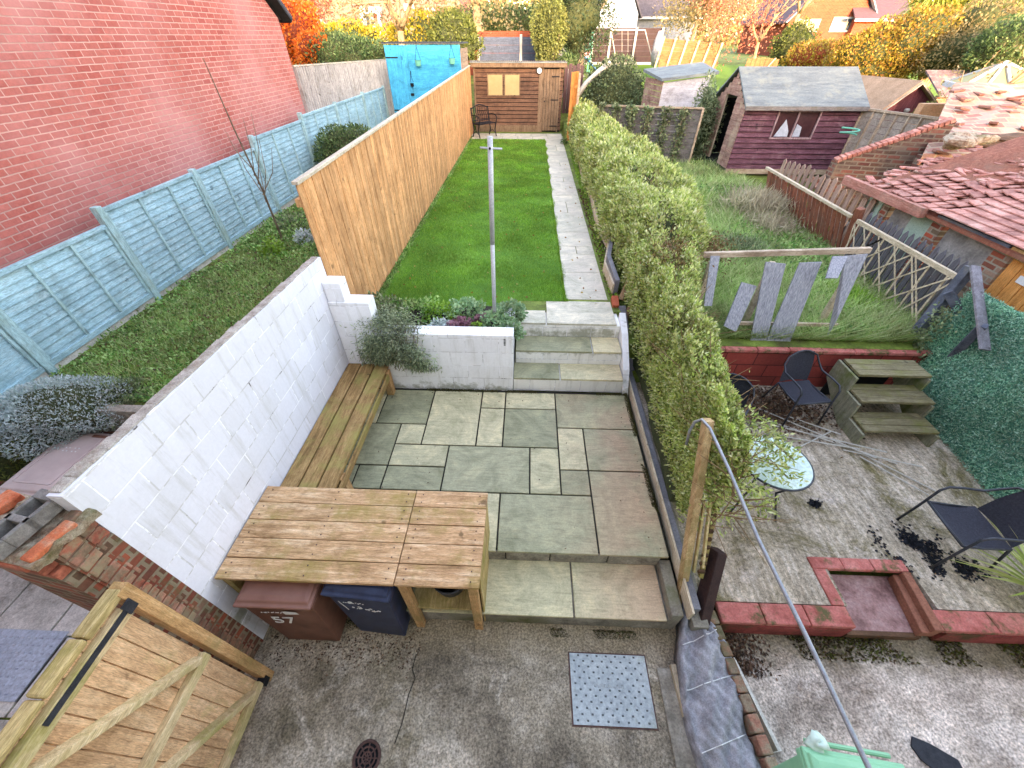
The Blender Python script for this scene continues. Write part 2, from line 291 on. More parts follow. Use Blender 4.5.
M['brickorange'] = brickmat('orange brick gable', 'xz', ['8c3c24', '984630', '7e3420'], '8a6450', .225, .075, .008)
M['tileroof'] = surf('mauve brown roof tiles', ['4c3a40', '604c54'], 4, stretch=(1, 8, 8), bump=.8)
M['upvc'] = surf('white window frame', ['9ca0a4', 'a8acb0'], 5, fine=False, bump=0)
M['pane'] = surf('window glass', ['2c343c', '46525c'], 2, rough=.08, fine=False, bump=0, spec=.8)
M['cream'] = surf('cream conservatory roof', ['8c8258', '9c9168'], 3, bump=.1, fine=False)
M['bark'] = surf('grey brown bark', ['54463a', '7a6a5a', '96866f'], 8, stretch=(4, 4, 1), bump=.8)
M['barkpale'] = surf('sunlit pale bark', ['8c7050', 'ac9070'], 8, bump=.8)
M['core'] = surf('foliage shade core', ['2a3018', '3e4626', '4c4a2e'], 9, bump=1, dist=.03)  # solid core, shade inside the foliage put into its dark colour
M['corered'] = surf('autumn foliage core', ['6a2a18', '8c4024'], 9, bump=1, dist=.03)  # same solid core in red for the autumn shrubs
M['hedgeL'] = leafmat('privet leaves', ['5e7436', '90a454', 'b0c066', 'd8de94', 'bcc47c', '7e9654', 'e8eabc', 'aca264'], vari=.55)
M['hedgedark'] = leafmat('dark evergreen leaves', ['2c4428', '466238', '60784a', '7c9060'])
M['ivy'] = leafmat('ivy leaves', ['48563c', '68785a', '889672', 'a4ac88'], vari=.7)
M['silver'] = leafmat('silver leaves', ['9caeb4', 'bccacc', 'd4dee0', '88a094'], .3)
M['rosemary'] = leafmat('rosemary needles', ['5c6c58', '7c8c70', '9caa88', 'bcc4a4'], .3)
M['grassblade'] = leafmat('lawn blades', ['487c20', '5c922c', '78a83e', '9cc058'], .3, vari=.8)
M['grassrough'] = leafmat('rough grass blades', ['648c44', '8cb060', 'b0c884', 'd0d8a8', '749c50', 'b4ac80'], .3, vari=.8)
M['drygrass'] = leafmat('dry grass stalks', ['a09480', 'c4b8a0', '8c8468'], .3)
M['weeds'] = leafmat('ground cover leaves', ['3c6c34', '5c9048', '84b064', 'b0cc8c', '6c7c4c'], .3, vari=.8)
M['sedum'] = leafmat('pale green rosettes', ['6c946c', '8cb48c', 'acc8a0', '7c9860'], .3)
M['heuchera'] = leafmat('purple pink leaves', ['74485c', '9c6c80', 'b88c98', '7c5854'], .3)
M['lime'] = leafmat('lime leaves', ['5c8a2c', '7ca83c', '96b85c'], .3)
M['orangeleaf'] = leafmat('orange autumn leaves', ['d8641c', 'e47c30', 'd4582c', 'eca048'], .45)
M['redleaf'] = leafmat('coral red twigs and leaves', ['b06450', 'c47c64', 'a85444', 'd09c80'], .4)
M['yellowleaf'] = leafmat('yellow autumn leaves', ['b4a02c', 'c8b43c', '9c9030', 'd4c458'], .4)
M['goldleaf'] = leafmat('golden olive leaves', ['7c7028', '9c8a34', 'b0983e', '8c7434', 'a0683c', 'c4ac60'], .4)
M['palegold'] = leafmat('pale straw leaves', ['8c7c54', '9c8c64', '7c6e48', 'a89c7c'], .4)
M['olive'] = leafmat('olive green leaves', ['566028', '707a3c', '868e50', '485624'], .4)
M['conifer'] = leafmat('dark conifer sprays', ['1c2c1c', '2c3e26', '3e4e30', '4c5a3c'], .2)
M['goldconifer'] = leafmat('golden conifer sprays', ['5c6230', '767c42', '8e9458', '50582e'], .3)
M['yucca'] = leafmat('yucca blades', ['8ca048', 'acbc64', 'ccd48c', 'dcd8a4'], .3)
M['deadleaf'] = leafmat('dead leaves', ['3a2a20', '5c4030', '7a5a44', '2c2420'], .1)
M['blueplastic'] = surf('blue slide plastic', ['2c78c4', '3c88d0'], 4, fine=False, rough=.4)
M['redplastic'] = surf('red plastic', ['c43038'], 4, fine=False, rough=.4)
M['greenplastic'] = surf('teal green frame', ['4c9c88', '5cac98'], 4, fine=False)
M['pottery'] = surf('terracotta', ['a85c38', 'b86c48'], 9)
M['paper'] = surf('white sheet', ['d0d0d4', 'dcdce0'], 3, fine=False, bump=.1)
M['stone'] = surf('pinkish stepping stone', ['a08c80', 'b8a498'], 5, bump=.4)

# ------------------------------------------------------------------ mesh helpers
class MB:
    def __init__(s): s.v = []; s.f = []; s.mi = []
    def add(s, vs, fs, mi=0):
        b = len(s.v); s.v += [tuple(v) for v in vs]; s.f += [tuple(i+b for i in f) for f in fs]; s.mi += [mi]*len(fs)
    def box(s, x0, y0, z0, x1, y1, z1, mi=0):
        s.add([(x0,y0,z0),(x1,y0,z0),(x1,y1,z0),(x0,y1,z0),(x0,y0,z1),(x1,y0,z1),(x1,y1,z1),(x0,y1,z1)],
              [(3,2,1,0),(4,5,6,7),(0,1,5,4),(1,2,6,5),(2,3,7,6),(3,0,4,7)], mi); return s
    def beam(s, a, b, w, h, up=(0,0,1), mi=0, w2=None, h2=None):
        a = Vector(a); b = Vector(b); d = (b-a).normalized(); u = Vector(up)
        if abs(d.dot(u)) > .98: u = Vector((0,1,0))
        x = d.cross(u).normalized(); z = x.cross(d)
        w2 = w2 or w; h2 = h2 or h
        vs = []
        for p, ww, hh in ((a, w, h), (b, w2, h2)):
            for sx, sz in ((-1,-1),(1,-1),(1,1),(-1,1)): vs.append(p+x*sx*ww/2+z*sz*hh/2)
        s.add(vs, [(0,1,2,3),(7,6,5,4),(0,4,5,1),(1,5,6,2),(2,6,7,3),(3,7,4,0)], mi); return s
    def tube(s, pts, r, n=7, mi=0, r2=None):
        pts = [Vector(p) for p in pts]; k = len(pts); vs = []; prev = None
        for i, p in enumerate(pts):
            d = (pts[min(i+1,k-1)]-pts[max(i-1,0)]).normalized()
            if prev is None:
                u = Vector((0,0,1)) if abs(d.z) < .9 else Vector((1,0,0)); x = d.cross(u).normalized()
            else: x = (prev - d*prev.dot(d)).normalized()
            prev = x; y = d.cross(x); rr = r if r2 is None else r+(r2-r)*i/(k-1)
            for j in range(n):
                a = 2*math.pi*j/n; vs.append(p+x*math.cos(a)*rr+y*math.sin(a)*rr)
        fs = [(i*n+j, i*n+(j+1)%n, (i+1)*n+(j+1)%n, (i+1)*n+j) for i in range(k-1) for j in range(n)]
        fs += [tuple(range(n))[::-1], tuple((k-1)*n+j for j in range(n))]
        s.add(vs, fs, mi); return s
    def prism(s, poly, d, mi=0):
        d = Vector(d); n = len(poly); p = [Vector(q) for q in poly]
        s.add(p+[q+d for q in p], [tuple(range(n))[::-1], tuple(range(n,2*n))]+[(i,(i+1)%n,(i+1)%n+n,i+n) for i in range(n)], mi); return s
    def lathe(s, c, prof, n=20, mi=0):
        c = Vector(c); k = len(prof); vs = [c+Vector((r*math.cos(2*math.pi*j/n), r*math.sin(2*math.pi*j/n), z)) for r, z in prof for j in range(n)]
        s.add(vs, [(i*n+j, i*n+(j+1)%n, (i+1)*n+(j+1)%n, (i+1)*n+j) for i in range(k-1) for j in range(n)]+[tuple(range(n))[::-1], tuple((k-1)*n+j for j in range(n))], mi); return s
    def grid(s, fn, nu, nv, thick=0, mi=0):
        top = [Vector(fn(i/nu, j/nv)) for i in range(nu+1) for j in range(nv+1)]; W = nv+1
        fs = [(i*W+j, (i+1)*W+j, (i+1)*W+j+1, i*W+j+1) for i in range(nu) for j in range(nv)]
        if thick:
            bot = [p-Vector((0,0,thick)) for p in top]; K = len(top)
            fs2 = [tuple(reversed([a+K for a in f])) for f in fs]
            rim = [i*W for i in range(nu+1)]+[nu*W+j for j in range(1,W)]+[i*W+nv for i in range(nu-1,-1,-1)]+[j for j in range(nv-1,0,-1)]
            fs3 = [(rim[i], rim[i]+K, rim[(i+1)%len(rim)]+K, rim[(i+1)%len(rim)]) for i in range(len(rim))]
            s.add(top+bot, fs+fs2+fs3, mi)
        else: s.add(top, fs, mi)
        return s
    def build(s, name, mat, parent=None, local=False, bevel=0, smooth=False, kind=None):
        off = Vector((0,0,0))
        if parent is not None and not local:
            off = Vector(parent.location); 
            if parent.parent: off = off + Vector(parent.parent.location)
            if parent.get('_loc'): off = Vector(parent['_loc'])
        me = bpy.data.meshes.new(name); me.from_pydata([Vector(v)-off for v in s.v], [], s.f)
        mats = mat if isinstance(mat, (list, tuple)) else [mat]
        for m in mats: me.materials.append(m)
        if len(mats) > 1: me.polygons.foreach_set('material_index', s.mi)
        me.update()
        if smooth: me.polygons.foreach_set('use_smooth', [True]*len(me.polygons))
        o = bpy.data.objects.new(name, me); C.objects.link(o)
        if parent is not None: o.parent = parent
        if bevel:
            b = o.modifiers.new('bevel', 'BEVEL'); b.width = bevel; b.segments = 2; b.limit_method = 'ANGLE'
        if kind: o['kind'] = kind
        return o
def thing(name, label, cat, loc=(0,0,0), rz=0, group=None, rot=None):
    o = bpy.data.objects.new(name, None); C.objects.link(o); o.empty_display_size = .2
    o.location = loc; o.rotation_euler = rot or (0,0,rz); tag(o, label, cat, group); return o
def tag(o, label, cat, group=None, kind=None):
    o['label'] = label; o['category'] = cat
    if group: o['group'] = group
    if kind: o['kind'] = kind
    return o
def copy_thing(src, loc, rz=None, label=None):
    r = src.copy(); C.objects.link(r); r.location = loc
    if rz is not None: r.rotation_euler = (0,0,rz)
    if label: r['label'] = label
    for ch in list(src.children):
        c = ch.copy(); C.objects.link(c); c.parent = r
        for g in list(ch.children):
            d = g.copy(); C.objects.link(d); d.parent = c
    return r
def off_of(parent):
    if parent is None: return np.zeros(3)
    v = Vector(parent.location)
    if parent.parent: v = v+Vector(parent.parent.location)
    return np.array(v)
def leaves(name, P, D, L, W, mat, parent=None, fold=.0, kind=None):
    """P (n,3) base, D (n,3) direction, L, W arrays: one diamond face per leaf"""
    n = len(P); D = D/np.maximum(1e-6, np.linalg.norm(D, axis=1))[:,None]
    rv = rng.normal(size=(n,3)); S = np.cross(D, rv); S /= np.maximum(1e-6, np.linalg.norm(S, axis=1))[:,None]
    L = np.broadcast_to(L, (n,))[:,None]; W = np.broadcast_to(W, (n,))[:,None]
    off = off_of(parent)
    v = np.stack([P, P+D*L*.45+S*W*.5, P+D*L, P+D*L*.45-S*W*.5], 1)-off
    me = bpy.data.meshes.new(name); me.vertices.add(4*n); me.vertices.foreach_set('co', v.reshape(-1).astype(np.float32))
    me.loops.add(4*n); me.loops.foreach_set('vertex_index', np.arange(4*n, dtype=np.int32))
    me.polygons.add(n); me.polygons.foreach_set('loop_start', np.arange(0, 4*n, 4, dtype=np.int32)); me.polygons.foreach_set('loop_total', np.full(n, 4, dtype=np.int32))
    me.materials.append(mat); me.update(); me.validate()
    o = bpy.data.objects.new(name, me); C.objects.link(o)
    if parent is not None: o.parent = parent
    if kind: o['kind'] = kind
    return o
def blades(name, P, H, W, lean, mat, parent=None, kind=None):
    n = len(P); a = rng.uniform(0, 2*math.pi, n); d = np.stack([np.cos(a), np.sin(a), np.zeros(n)], 1)
    a2 = rng.uniform(0, 2*math.pi, n); b = np.stack([np.cos(a2), np.sin(a2), np.zeros(n)], 1)*lean
    H = np.broadcast_to(H, (n,))[:,None]; off = off_of(parent)
    tip = P+b*H; tip = tip+np.concatenate([np.zeros((n,2)), H], 1)
    v = np.stack([P-d*W/2, P+d*W/2, tip], 1)-off
    me = bpy.data.meshes.new(name); me.vertices.add(3*n); me.vertices.foreach_set('co', v.reshape(-1).astype(np.float32))
    me.loops.add(3*n); me.loops.foreach_set('vertex_index', np.arange(3*n, dtype=np.int32))
    me.polygons.add(n); me.polygons.foreach_set('loop_start', np.arange(0, 3*n, 3, dtype=np.int32)); me.polygons.foreach_set('loop_total', np.full(n, 3, dtype=np.int32))
    me.materials.append(mat); me.update(); me.validate()
    o = bpy.data.objects.new(name, me); C.objects.link(o)
    if parent is not None: o.parent = parent
    if kind: o['kind'] = kind
    return o
def vnoise(P, f, seed=0):
    r = np.random.default_rng(seed); out = np.zeros(len(P))
    for k in range(6):
        d = r.normal(size=3); out += np.sin(P@d*f+r.uniform(0, 6.3))
    return out/6
def blob_pts(c, rad, n, lump=.25, shell=.35, seed=1, flat=None):
    d = rng.normal(size=(n,3)); d /= np.linalg.norm(d, axis=1)[:,None]
    rr = 1+lump*vnoise(d, 4, seed)*1.6; dep = 1-shell*rng.random(n)**1.6
    P = d*(rr*dep)[:,None]*np.array(rad)+np.array(c)
    return P, d
def core_mesh(c, rad, lump=.25, seed=1, s=.8, n=18):
    b = MB(); c = Vector(c); vs = []
    for i in range(n+1):
        th = math.pi*i/n
        for j in range(n):
            ph = 2*math.pi*j/n; d = np.array([[math.sin(th)*math.cos(ph), math.sin(th)*math.sin(ph), math.cos(th)]])
            rr = (1+lump*vnoise(d, 4, seed)[0]*1.6)*s; vs.append(c+Vector((d[0,0]*rad[0]*rr, d[0,1]*rad[1]*rr, d[0,2]*rad[2]*rr)))
    b.add(vs, [(i*n+j, (i+1)*n+j, (i+1)*n+(j+1)%n, i*n+(j+1)%n) for i in range(n) for j in range(n)]); return b
def shrub(name, label, cat, c, rad, n, ls, mat, core='core', up=.3, asp=.55, lump=.25, shell=.35, group=None, part='foliage', zmin=None, core_s=.8):
    t = thing(name, label, cat, (c[0], c[1], c[2]-rad[2]), group=group); sd_ = random.randint(0, 999)
    P, d = blob_pts(c, rad, n, lump, shell, sd_)
    if zmin is not None: k = P[:,2] > zmin; P = P[k]; d = d[k]
    D = d*.7+rng.normal(size=d.shape)*.7+np.array([0,0,up])
    l = ls*rng.uniform(.6, 1.3, len(P)); leaves(part, P, D, l, l*asp, M[mat] if isinstance(mat, str) else mat, t)
    core_mesh(c, rad, lump, sd_, core_s).build('branch_core', M[core], t, smooth=True)  # solid lump standing in for the shaded inside of the shrub
    return t
def limbs(b, p, d, L, r, depth, spread=.6, tips=None, n=6):
    p = Vector(p); d = Vector(d).normalized(); pts = [p]
    for i in range(3):
        d = (d+Vector(rng.normal(size=3))*.12).normalized(); pts.append(pts[-1]+d*L/3)
    b.tube(pts, r, n, r2=r*.6)
    if depth == 0:
        if tips is not None: tips.append(pts[-1]); tips.append(pts[-2])
        return
    for k in range(random.choice((2, 3, 3))):
        nd = (d+Vector(rng.normal(size=3))*spread); nd.z = nd.z+.12
        limbs(b, pts[-1] if k else pts[2], nd, L*random.uniform(.6, .8), r*.55, depth-1, spread, tips, max(3, n-1))
def tree(label, base, H, crown_c, crown_r, n, ls, mat, bark='bark', name='tree', cat='tree', core=None, depth=4, r0=.14, lump=.35, shell=.8, up=.1, clumps=0, asp=.6, group=None, core_s=.6, spread=.6):
    t = thing(name, label, cat, base, group=group); tips = []
    tb = MB(); b0 = Vector(base); p1 = b0+Vector((random.uniform(-.2,.2), 0, H*.35)); tb.tube([b0, b0+(p1-b0)*.5, p1], r0, 9, r2=r0*.75); tb.build('trunk', M[bark], t, smooth=True)
    lb = MB()
    for k in range(4):
        a = k*1.57+random.uniform(-.4,.4); limbs(lb, p1, (math.cos(a)*.6, math.sin(a)*.6, .9), H*.26, r0*.55, depth, spread, tips)
    lb.build('limbs', M[bark], t, smooth=True)
    if n:
        sd_ = random.randint(0, 999)
        if clumps:
            cc, dd = blob_pts(crown_c, crown_r, clumps, lump, .7, sd_); cs = min(crown_r)*.28
            idx = rng.integers(0, clumps, n); o_ = rng.normal(size=(n,3)); P = cc[idx]+o_*cs*.55; D = o_+rng.normal(size=(n,3))*.5
        else:
            P, d = blob_pts(crown_c, crown_r, n, lump, shell, sd_); D = d+rng.normal(size=(n,3))
        D = D+np.array([0,0,up]); l = ls*rng.uniform(.6,1.4,n); leaves('crown', P, D, l, l*asp, M[mat], t)
        if core: core_mesh(crown_c, crown_r, lump, sd_, core_s).build('inner_crown', M[core], t, smooth=True)
    return t

# ------------------------------------------------------------------ ground sheet
LG, CL = 1.3, 1.15                       # left garden and lawn levels
def gh(x, y):
    if -2.6 <= x < 1.5 and 5.2 <= y < 20.6: return CL
    if y > 18.5:
        z = 1.2+min(max(y-18.5, 0), 14)*.13 + max(0, min(y-32.5, 60))*.008; return z
    if x < -2.6: return 0 if y < 2.72 else LG
    if x < 1.5: return -.02 if y < 5.2 else CL
    return -.004 if y < 4.66 else .95+.02*(y-4.7)
xs = sorted(set([-400,-120,-60,-30,-20,-14,-10,-8,-6,-5,-4,-3,-2.62,-2.58,-1,0,1.48,1.52,2.5,4,5,6,7,8,10,12,14,18,24,30,60,120,400]))
ys = sorted(set([-60,-20,-5,0,1,2.70,2.74,4.64,4.68,5.18,5.22,6,8,10,12,14,16,17.5,18.4,18.6,20,20.55,20.65,22,24,26,28,30,32.5,40,50,60,80,120,300,900]))
g = MB(); W_ = len(ys)
g.add([(x, y, gh(x, y)) for x in xs for y in ys], [(i*W_+j, (i+1)*W_+j, (i+1)*W_+j+1, i*W_+j+1) for i in range(len(xs)-1) for j in range(len(ys)-1)])
g.build('ground', M['ground'], kind='structure')
# yards
b = MB(); b.add([(-2.6,-6,.004),(1.56,-6,.004),(1.56,1.35,.004),(-2.6,1.35,.004)], [(0,1,2,3)]); b.build('yard_concrete', M['yard'], kind='structure')
b = MB(); b.add([(1.75,-6,.004),(14,-6,.004),(14,1.3,.004),(1.75,1.3,.004)], [(0,1,2,3)]); b.build('neighbour_yard_concrete', M['yardR'], kind='structure')
b = MB()
for i in range(9):
    for j in range(9):
        x = -8.2+i*.62+(j%2)*.2; y = -2.6+j*.6
        if x+.6 > -2.62: continue
        b.box(x, y, -.03, x+.6, y+.585, .03)
b.build('side_yard_paving', M['concpale'], kind='structure', bevel=.006)

# ------------------------------------------------------------------ patio, steps, path, lawn
P0 = .48; S1 = .27
def slabset(rects, z, th=.03, gap=.009):
    b = MB()
    for (x0, x1, y0, y1) in rects: b.box(x0+gap, y0+gap, z-th, x1-gap, y1-gap, z+random.uniform(-.001, .001))
    return b
rects = [(-1.93,-1.26,3.42,4.08),(-1.26,-.57,3.08,4.08),(-1.59,-1.26,3.08,3.42),(-2.1,-1.59,2.75,3.42),(-1.59,-.90,2.75,3.08),(-.90,.11,2.42,3.08),(-1.59,-.90,2.42,2.75),(-1.93,-1.59,2.42,2.75),(-2.42,-2.1,2.75,3.42),(-2.42,-1.93,3.42,4.08),
 (-.57,-.235,3.75,4.08),(-.57,-.235,3.08,3.75),(-.235,.465,3.75,4.08),(-.235,.465,3.08,3.75),(.465,1.49,3.42,4.08),(.465,.8,2.76,3.42),(.8,1.49,2.76,3.42),(.11,.465,2.42,3.08),(.465,.8,2.42,2.76),(.8,1.49,1.75,2.76),(-.22,.8,1.75,2.42),
 (-1.2,-.22,1.75,2.42),(-2.42,-1.93,2.42,2.75),(-2.42,-1.2,1.75,2.42)]
slabset(rects, P0).build('patio_paving', M['slab'], kind='structure', bevel=.005)
MB().box(-2.42, 1.79, -.01, 1.50, 4.12, P0-.014).build('patio_base', M['joint'], kind='structure')
st = thing('patio_steps', 'low stone step in front of the patio, two wide slabs on a concrete riser', 'steps', (0,1.5,0))
slabset([(-2.1,-.9,1.25,1.79),(-.9,.535,1.25,1.79),(.535,1.40,1.25,1.79)], S1).build('tread', M['slab'], st, bevel=.005)
MB().box(-2.42, 1.275, .0, 1.42, 1.785, S1-.031).build('riser', M['conc'], st)
b = MB()
for x0, x1 in ((-.5,-.13),(-.13,.32),(.32,.9),(.9,1.42)): b.box(x0+.006, 1.765, S1+.002, x1-.006, 1.789, P0-.032)
b.build('upper_riser', M['conc'], st, bevel=.006)
b = MB().box(1.41, 1.27, 0, 1.52, 1.78, .38); b.build('side_kerb', M['conc'], st, bevel=.01)
# garden steps up to lawn
gs = thing('garden_steps', 'three sandstone steps with white painted risers climbing from patio to lawn', 'steps', (.65,4.5,P0))
R1 = P0+.2233; R2 = R1+.2233; R3 = CL
for k, (y0, y1, z0, z1, sp) in enumerate(((4.13,4.50,P0,R1,.53),(4.48,4.87,R1,R2,1.0),(4.86,5.53,R2,R3,.33))):
    xa, xb = -.13+.02*k, 1.42
    MB().box(xa, y0+.012, z0-.02, xb, y1+.02, z1-.032).build('riser', M['whitestep'], gs, bevel=.006)
    bb = slabset([(xa-.01, sp, y0, y1), (sp, xb+(0 if k < 2 else -.05), y0, y1)], z1, .03); bb.build('tread', M['slab'] if k < 2 else M['pathslab'], gs, bevel=.005)
MB().prism([(1.425,4.05,P0-.1),(1.425,4.3,P0+.28),(1.425,4.75,P0+.6),(1.425,5.1,CL+.06),(1.425,5.1,P0-.1)], (.09,0,0)).build('side_wall', M['whitex'], gs)
MB().box(-.10, 5.0, .3, 1.40, 5.2, CL-.04).build('core', M['conc'], gs)
# path
pr = []; Ys = [5.56,6.52,7.30,7.68,8.42,9.64,10.47,11.0,11.30,12.3,12.75,13.1,14.1,14.6,15.6,16.3,17.4,18.5]
for i in range(len(Ys)-1):
    xl = .655; xr = 1.33+.003*i
    if i == 2: pr += [(xl,.99,Ys[i],Ys[i+1]),(.99,xr,Ys[i],Ys[i+1])]
    elif i == 5: pr += [(xl,.98,Ys[i],Ys[i+1]),(.98,xr,Ys[i],10.02),(.98,xr,10.02,Ys[i+1])]
    elif i in (9, 12, 15): pr += [(xl,1.05,Ys[i],Ys[i+1]),(1.05,xr,Ys[i],Ys[i+1])]
    else: pr.append((xl,xr,Ys[i],Ys[i+1]))
for i in range(6): pr += [(-2.35+i*.63, -2.35+(i+1)*.63, 18.5+.0, 19.1)]
for i in range(6): pr += [(-2.5+i*.65, -2.5+(i+1)*.65, 19.1, 19.7)]
slabset(pr, CL+.012, .03, .006).build('garden_path', M['pathslab'], kind='structure', bevel=.004)
b = MB(); b.add([(-2.4,5.08,CL+.003),(-.13,5.08,CL+.003),(-.13,5.5,CL+.003),(.66,5.5,CL+.003),(.66,18.5,CL+.003),(-2.4,18.5,CL+.003)],[(0,1,2,3,4,5)])
def turfmat():
    n = NT('lawn turf'); v = n.coords((1,1,1), False)
    col = n.ramp(n.noise(v, 1.2, 10, .7), [(.3, c3('34601c')), (.5, c3('4c802a')), (.7, c3('6c9a3c'))])
    return n.fin(col, .9, n.bump(n.noise(v, 60, 6, .8), .8, .02))
M['turf'] = turfmat(); b.build('lawn', M['turf'], kind='structure')
# lawn blades: denser close by
def sample(n, x0, x1, y0, y1, z):
    y = y0+(y1-y0)*rng.random(n)**1.6
    return np.stack([rng.uniform(x0, x1, n), y, np.full(n, z)], 1)
Pg = sample(165000, -2.36, .65, 5.08, 18.45, CL); Pg = Pg[(Pg[:,1] > 5.5) | (Pg[:,0] < -.15)]; n9 = 7000; y9 = 5.5+13*rng.random(n9)**1.5; Pg = np.concatenate([Pg, np.stack([.63+np.abs(rng.normal(size=n9))*.022*(1+.8*np.sin(y9*5)), y9, np.full(n9,CL+.005)],1)])
hh = .03+.02*vnoise(Pg, 3.0, 5)+rng.uniform(-.008, .014, len(Pg)); wid = (.004+.0012*(Pg[:,1]-5))[:,None]
tag(blades('lawn_grass', Pg, np.clip(hh, .012, .07), wid, .5, M['grassblade'], kind='stuff'), 'short green mown grass between the tan fence and path', 'grass', kind='stuff')

n = 260; P = np.stack([rng.uniform(-2.3,1.4,n),4.9+13*rng.random(n)**1.5,np.full(n,CL+.03)],1); P = P[(P[:,1] > 5.3)]
tag(leaves('lawn_fallen_leaves', P, rng.normal(size=P.shape)*[1,1,.2], .05, .032, leafmat('dry yellow leaves', ['a8843c', '8c5c34', 'c4a860'], .2), kind='stuff'), 'few dry fallen leaves scattered over lawn and path', 'leaves', kind='stuff')
n = 320; P = np.stack([rng.uniform(-2.3,1.5,n),rng.uniform(1.8,4.1,n),np.full(n,P0+.005)],1); P = P[(P[:,1] > 3.9) | (P[:,0] > 1.3) | (rng.random(n) < .12)]
n2 = 5200; P4 = np.stack([rng.uniform(-2.4,1.5,n2),4.105-.05*rng.random(n2)**2,np.full(n2,P0+.002)],1); Q4 = np.stack([1.49-.05*rng.random(n2)**2,rng.uniform(1.8,4.1,n2),np.full(n2,P0+.002)],1); S4 = np.stack([rng.uniform(-2.4,1.5,n2),1.235-.07*rng.random(n2)**2,np.full(n2,.008)],1); P4 = np.concatenate([P4,Q4,S4]); P4 = P4[vnoise(P4,5,77) > .0]
tag(leaves('edge_moss', P4, rng.normal(size=P4.shape)*.7+np.array([0,0,.4]), .014, .010, leafmat('edge moss', ['3c4420','5c5c2c','4c4024','2c2818'], .1), kind='stuff'), 'thin moss and dirt along the patio edges and foot of the step', 'moss', kind='stuff')
tag(leaves('patio_crumbs', P, rng.normal(size=P.shape)*[1,1,.15], .025, .015, M['deadleaf'], kind='stuff'), 'dark crumbs and leaf scraps along the patio edges', 'leaves', kind='stuff')
# ------------------------------------------------------------------ white wall, pier, planter wall
WX = -2.42
wl = thing('boundary_wall', 'tall white painted block wall with rubble top and a raw brick end, behind the bench', 'wall', (WX,2.7,0))
MB().prism([(WX,1.04,0),(WX,4.32,0),(WX,4.32,2.36),(WX,1.04,2.49)], (-.085,0,0)).build('painted_blocks', M['white'], wl)
b = MB()
for i in range(33):
    y = 1.06+i*.098; zt = 2.365+.13*(4.32-y)/3.28; b.box(WX-.088-random.uniform(0,.012), y, zt-.06, WX-.010-random.uniform(0,.012), y+.0985, zt+.004+random.uniform(0,.007))
b.build('rubble_coping', surf('grey rough coping',['84786e','aca298','ccc4ba'],14,bump=1,dist=.02,stain='94806c'), wl, bevel=.006)
# ragged brick end standing below the paint
b = MB(); b.box(WX-.21,.82,0,WX-.012,1.036,2.30); b.build('brick_end', M['brickx'], wl)
b = MB()
for k in range(30):
    z0 = .02+k*.078; b.box(WX-.06, .83+random.uniform(-.01,.01), z0, WX-.006+random.uniform(0,.008), .94, z0+.064)
    b.box(WX-.06, .95, z0, WX-.004+random.uniform(0,.004), 1.045+random.uniform(-.006,.006)+.022*math.sin(k*.45), z0+.068)
b.build('exposed_bricks', surf('single exposed bricks', ['6c3a30','94503f','7c6854','a4705e','8c8070'], 5, isl=.3, bump=.7, stain='84745c', stain_scale=4, stain_lo=.5, stain_hi=.6), wl, bevel=.006)
pier = thing('brick_pier', 'broken red brick gate pier beside the gate post, mortar crumbling on top', 'pier', (-2.63,.93,0), rz=R(-9))
MB().box(-.30,-.14,0,.20,.14,2.10).build('shaft', M['brickx'], pier, local=True)
b = MB()
for k in range(3):
    e = .015*k; z0 = 2.103+k*.076
    for q in range(2): b.box(-.30-e+q*.255, -.14-e, z0, -.30-e+q*.255+.235, -.04, z0+.064)
    for q in range(2): b.box(-.30-e+q*.255, -.03, z0, -.30-e+q*.255+.235, .14, z0+.064)
b.build('corbel_bricks', surf('corbel bricks', ['84402f','a8604c','b4846c'], 6, isl=.3, bump=.7, stain='8c8068'), pier, local=True, bevel=.008)
def lumpgrid(x0,x1,y0,y1,z,amp,n=14):
    return lambda u,v: (x0+(x1-x0)*u, y0+(y1-y0)*v, z+amp*math.sin(u*9+v*5)*math.sin(v*11)+random.uniform(-amp,amp)*.8)
MB().grid(lumpgrid(-.36,.24,-.16,.17,2.335,.012), 16, 12, .05).build('mortar_top', M['rubble'], pier, local=True)
bt_ = surf('orange brick tops', ['a84c30','c46a48','b89078'], 12, bump=.6)
MB().beam((-.31,-.15,2.35),(-.27,.16,2.35),.11,.05).build('top_brick', bt_, pier, local=True, bevel=.01); MB().beam((.19,-.14,2.338),(.20,.08,2.338),.07,.04).build('top_brick', bt_, pier, local=True, bevel=.01)
cb_ = thing('concrete_block', 'grey hollow concrete block with two oval holes lying on the broken brick pier', 'block', (-2.585,.93,2.365), rz=R(-10))
b = MB(); b.box(-.075,-.17,0,.065,-.165+.06,.085); b.box(-.075,-.015,0,.065,.02,.085); b.box(-.075,.115,0,.065,.17,.085); b.box(-.075,-.105,0,-.05,.115,.085); b.box(.04,-.105,0,.065,.115,.085); b.box(-.05,-.105,0,.04,.115,.02)
b.build('shell', M['block'], cb_, local=True, bevel=.004)
pw = thing('planter_wall', 'white painted block planter wall behind the patio, stepping up beside the tan fence', 'wall', (-1.2,4.3,P0))
MB().box(-1.905, 4.12, P0-.1, -.135, 4.32, 1.43).build('low_wall', M['whitex'], pw, bevel=.008)
MB().box(-2.415, 4.119, P0-.1, -1.91, 4.33, 1.87).build('middle_step', M['whitex'], pw, bevel=.008)
MB().box(-2.415, 4.14, 1.872, -2.20, 4.33, 2.12).build('top_step', M['whitex'], pw, bevel=.008)
MB().box(-.325, 4.32, P0-.1, -.135, 5.05, 1.30).build('side_return', M['white'], pw, bevel=.008)
b = MB(); 
for k in range(5): b.box(-.26, 4.115, 1.28+k*.022, -.235, 4.122, 1.29+k*.022)
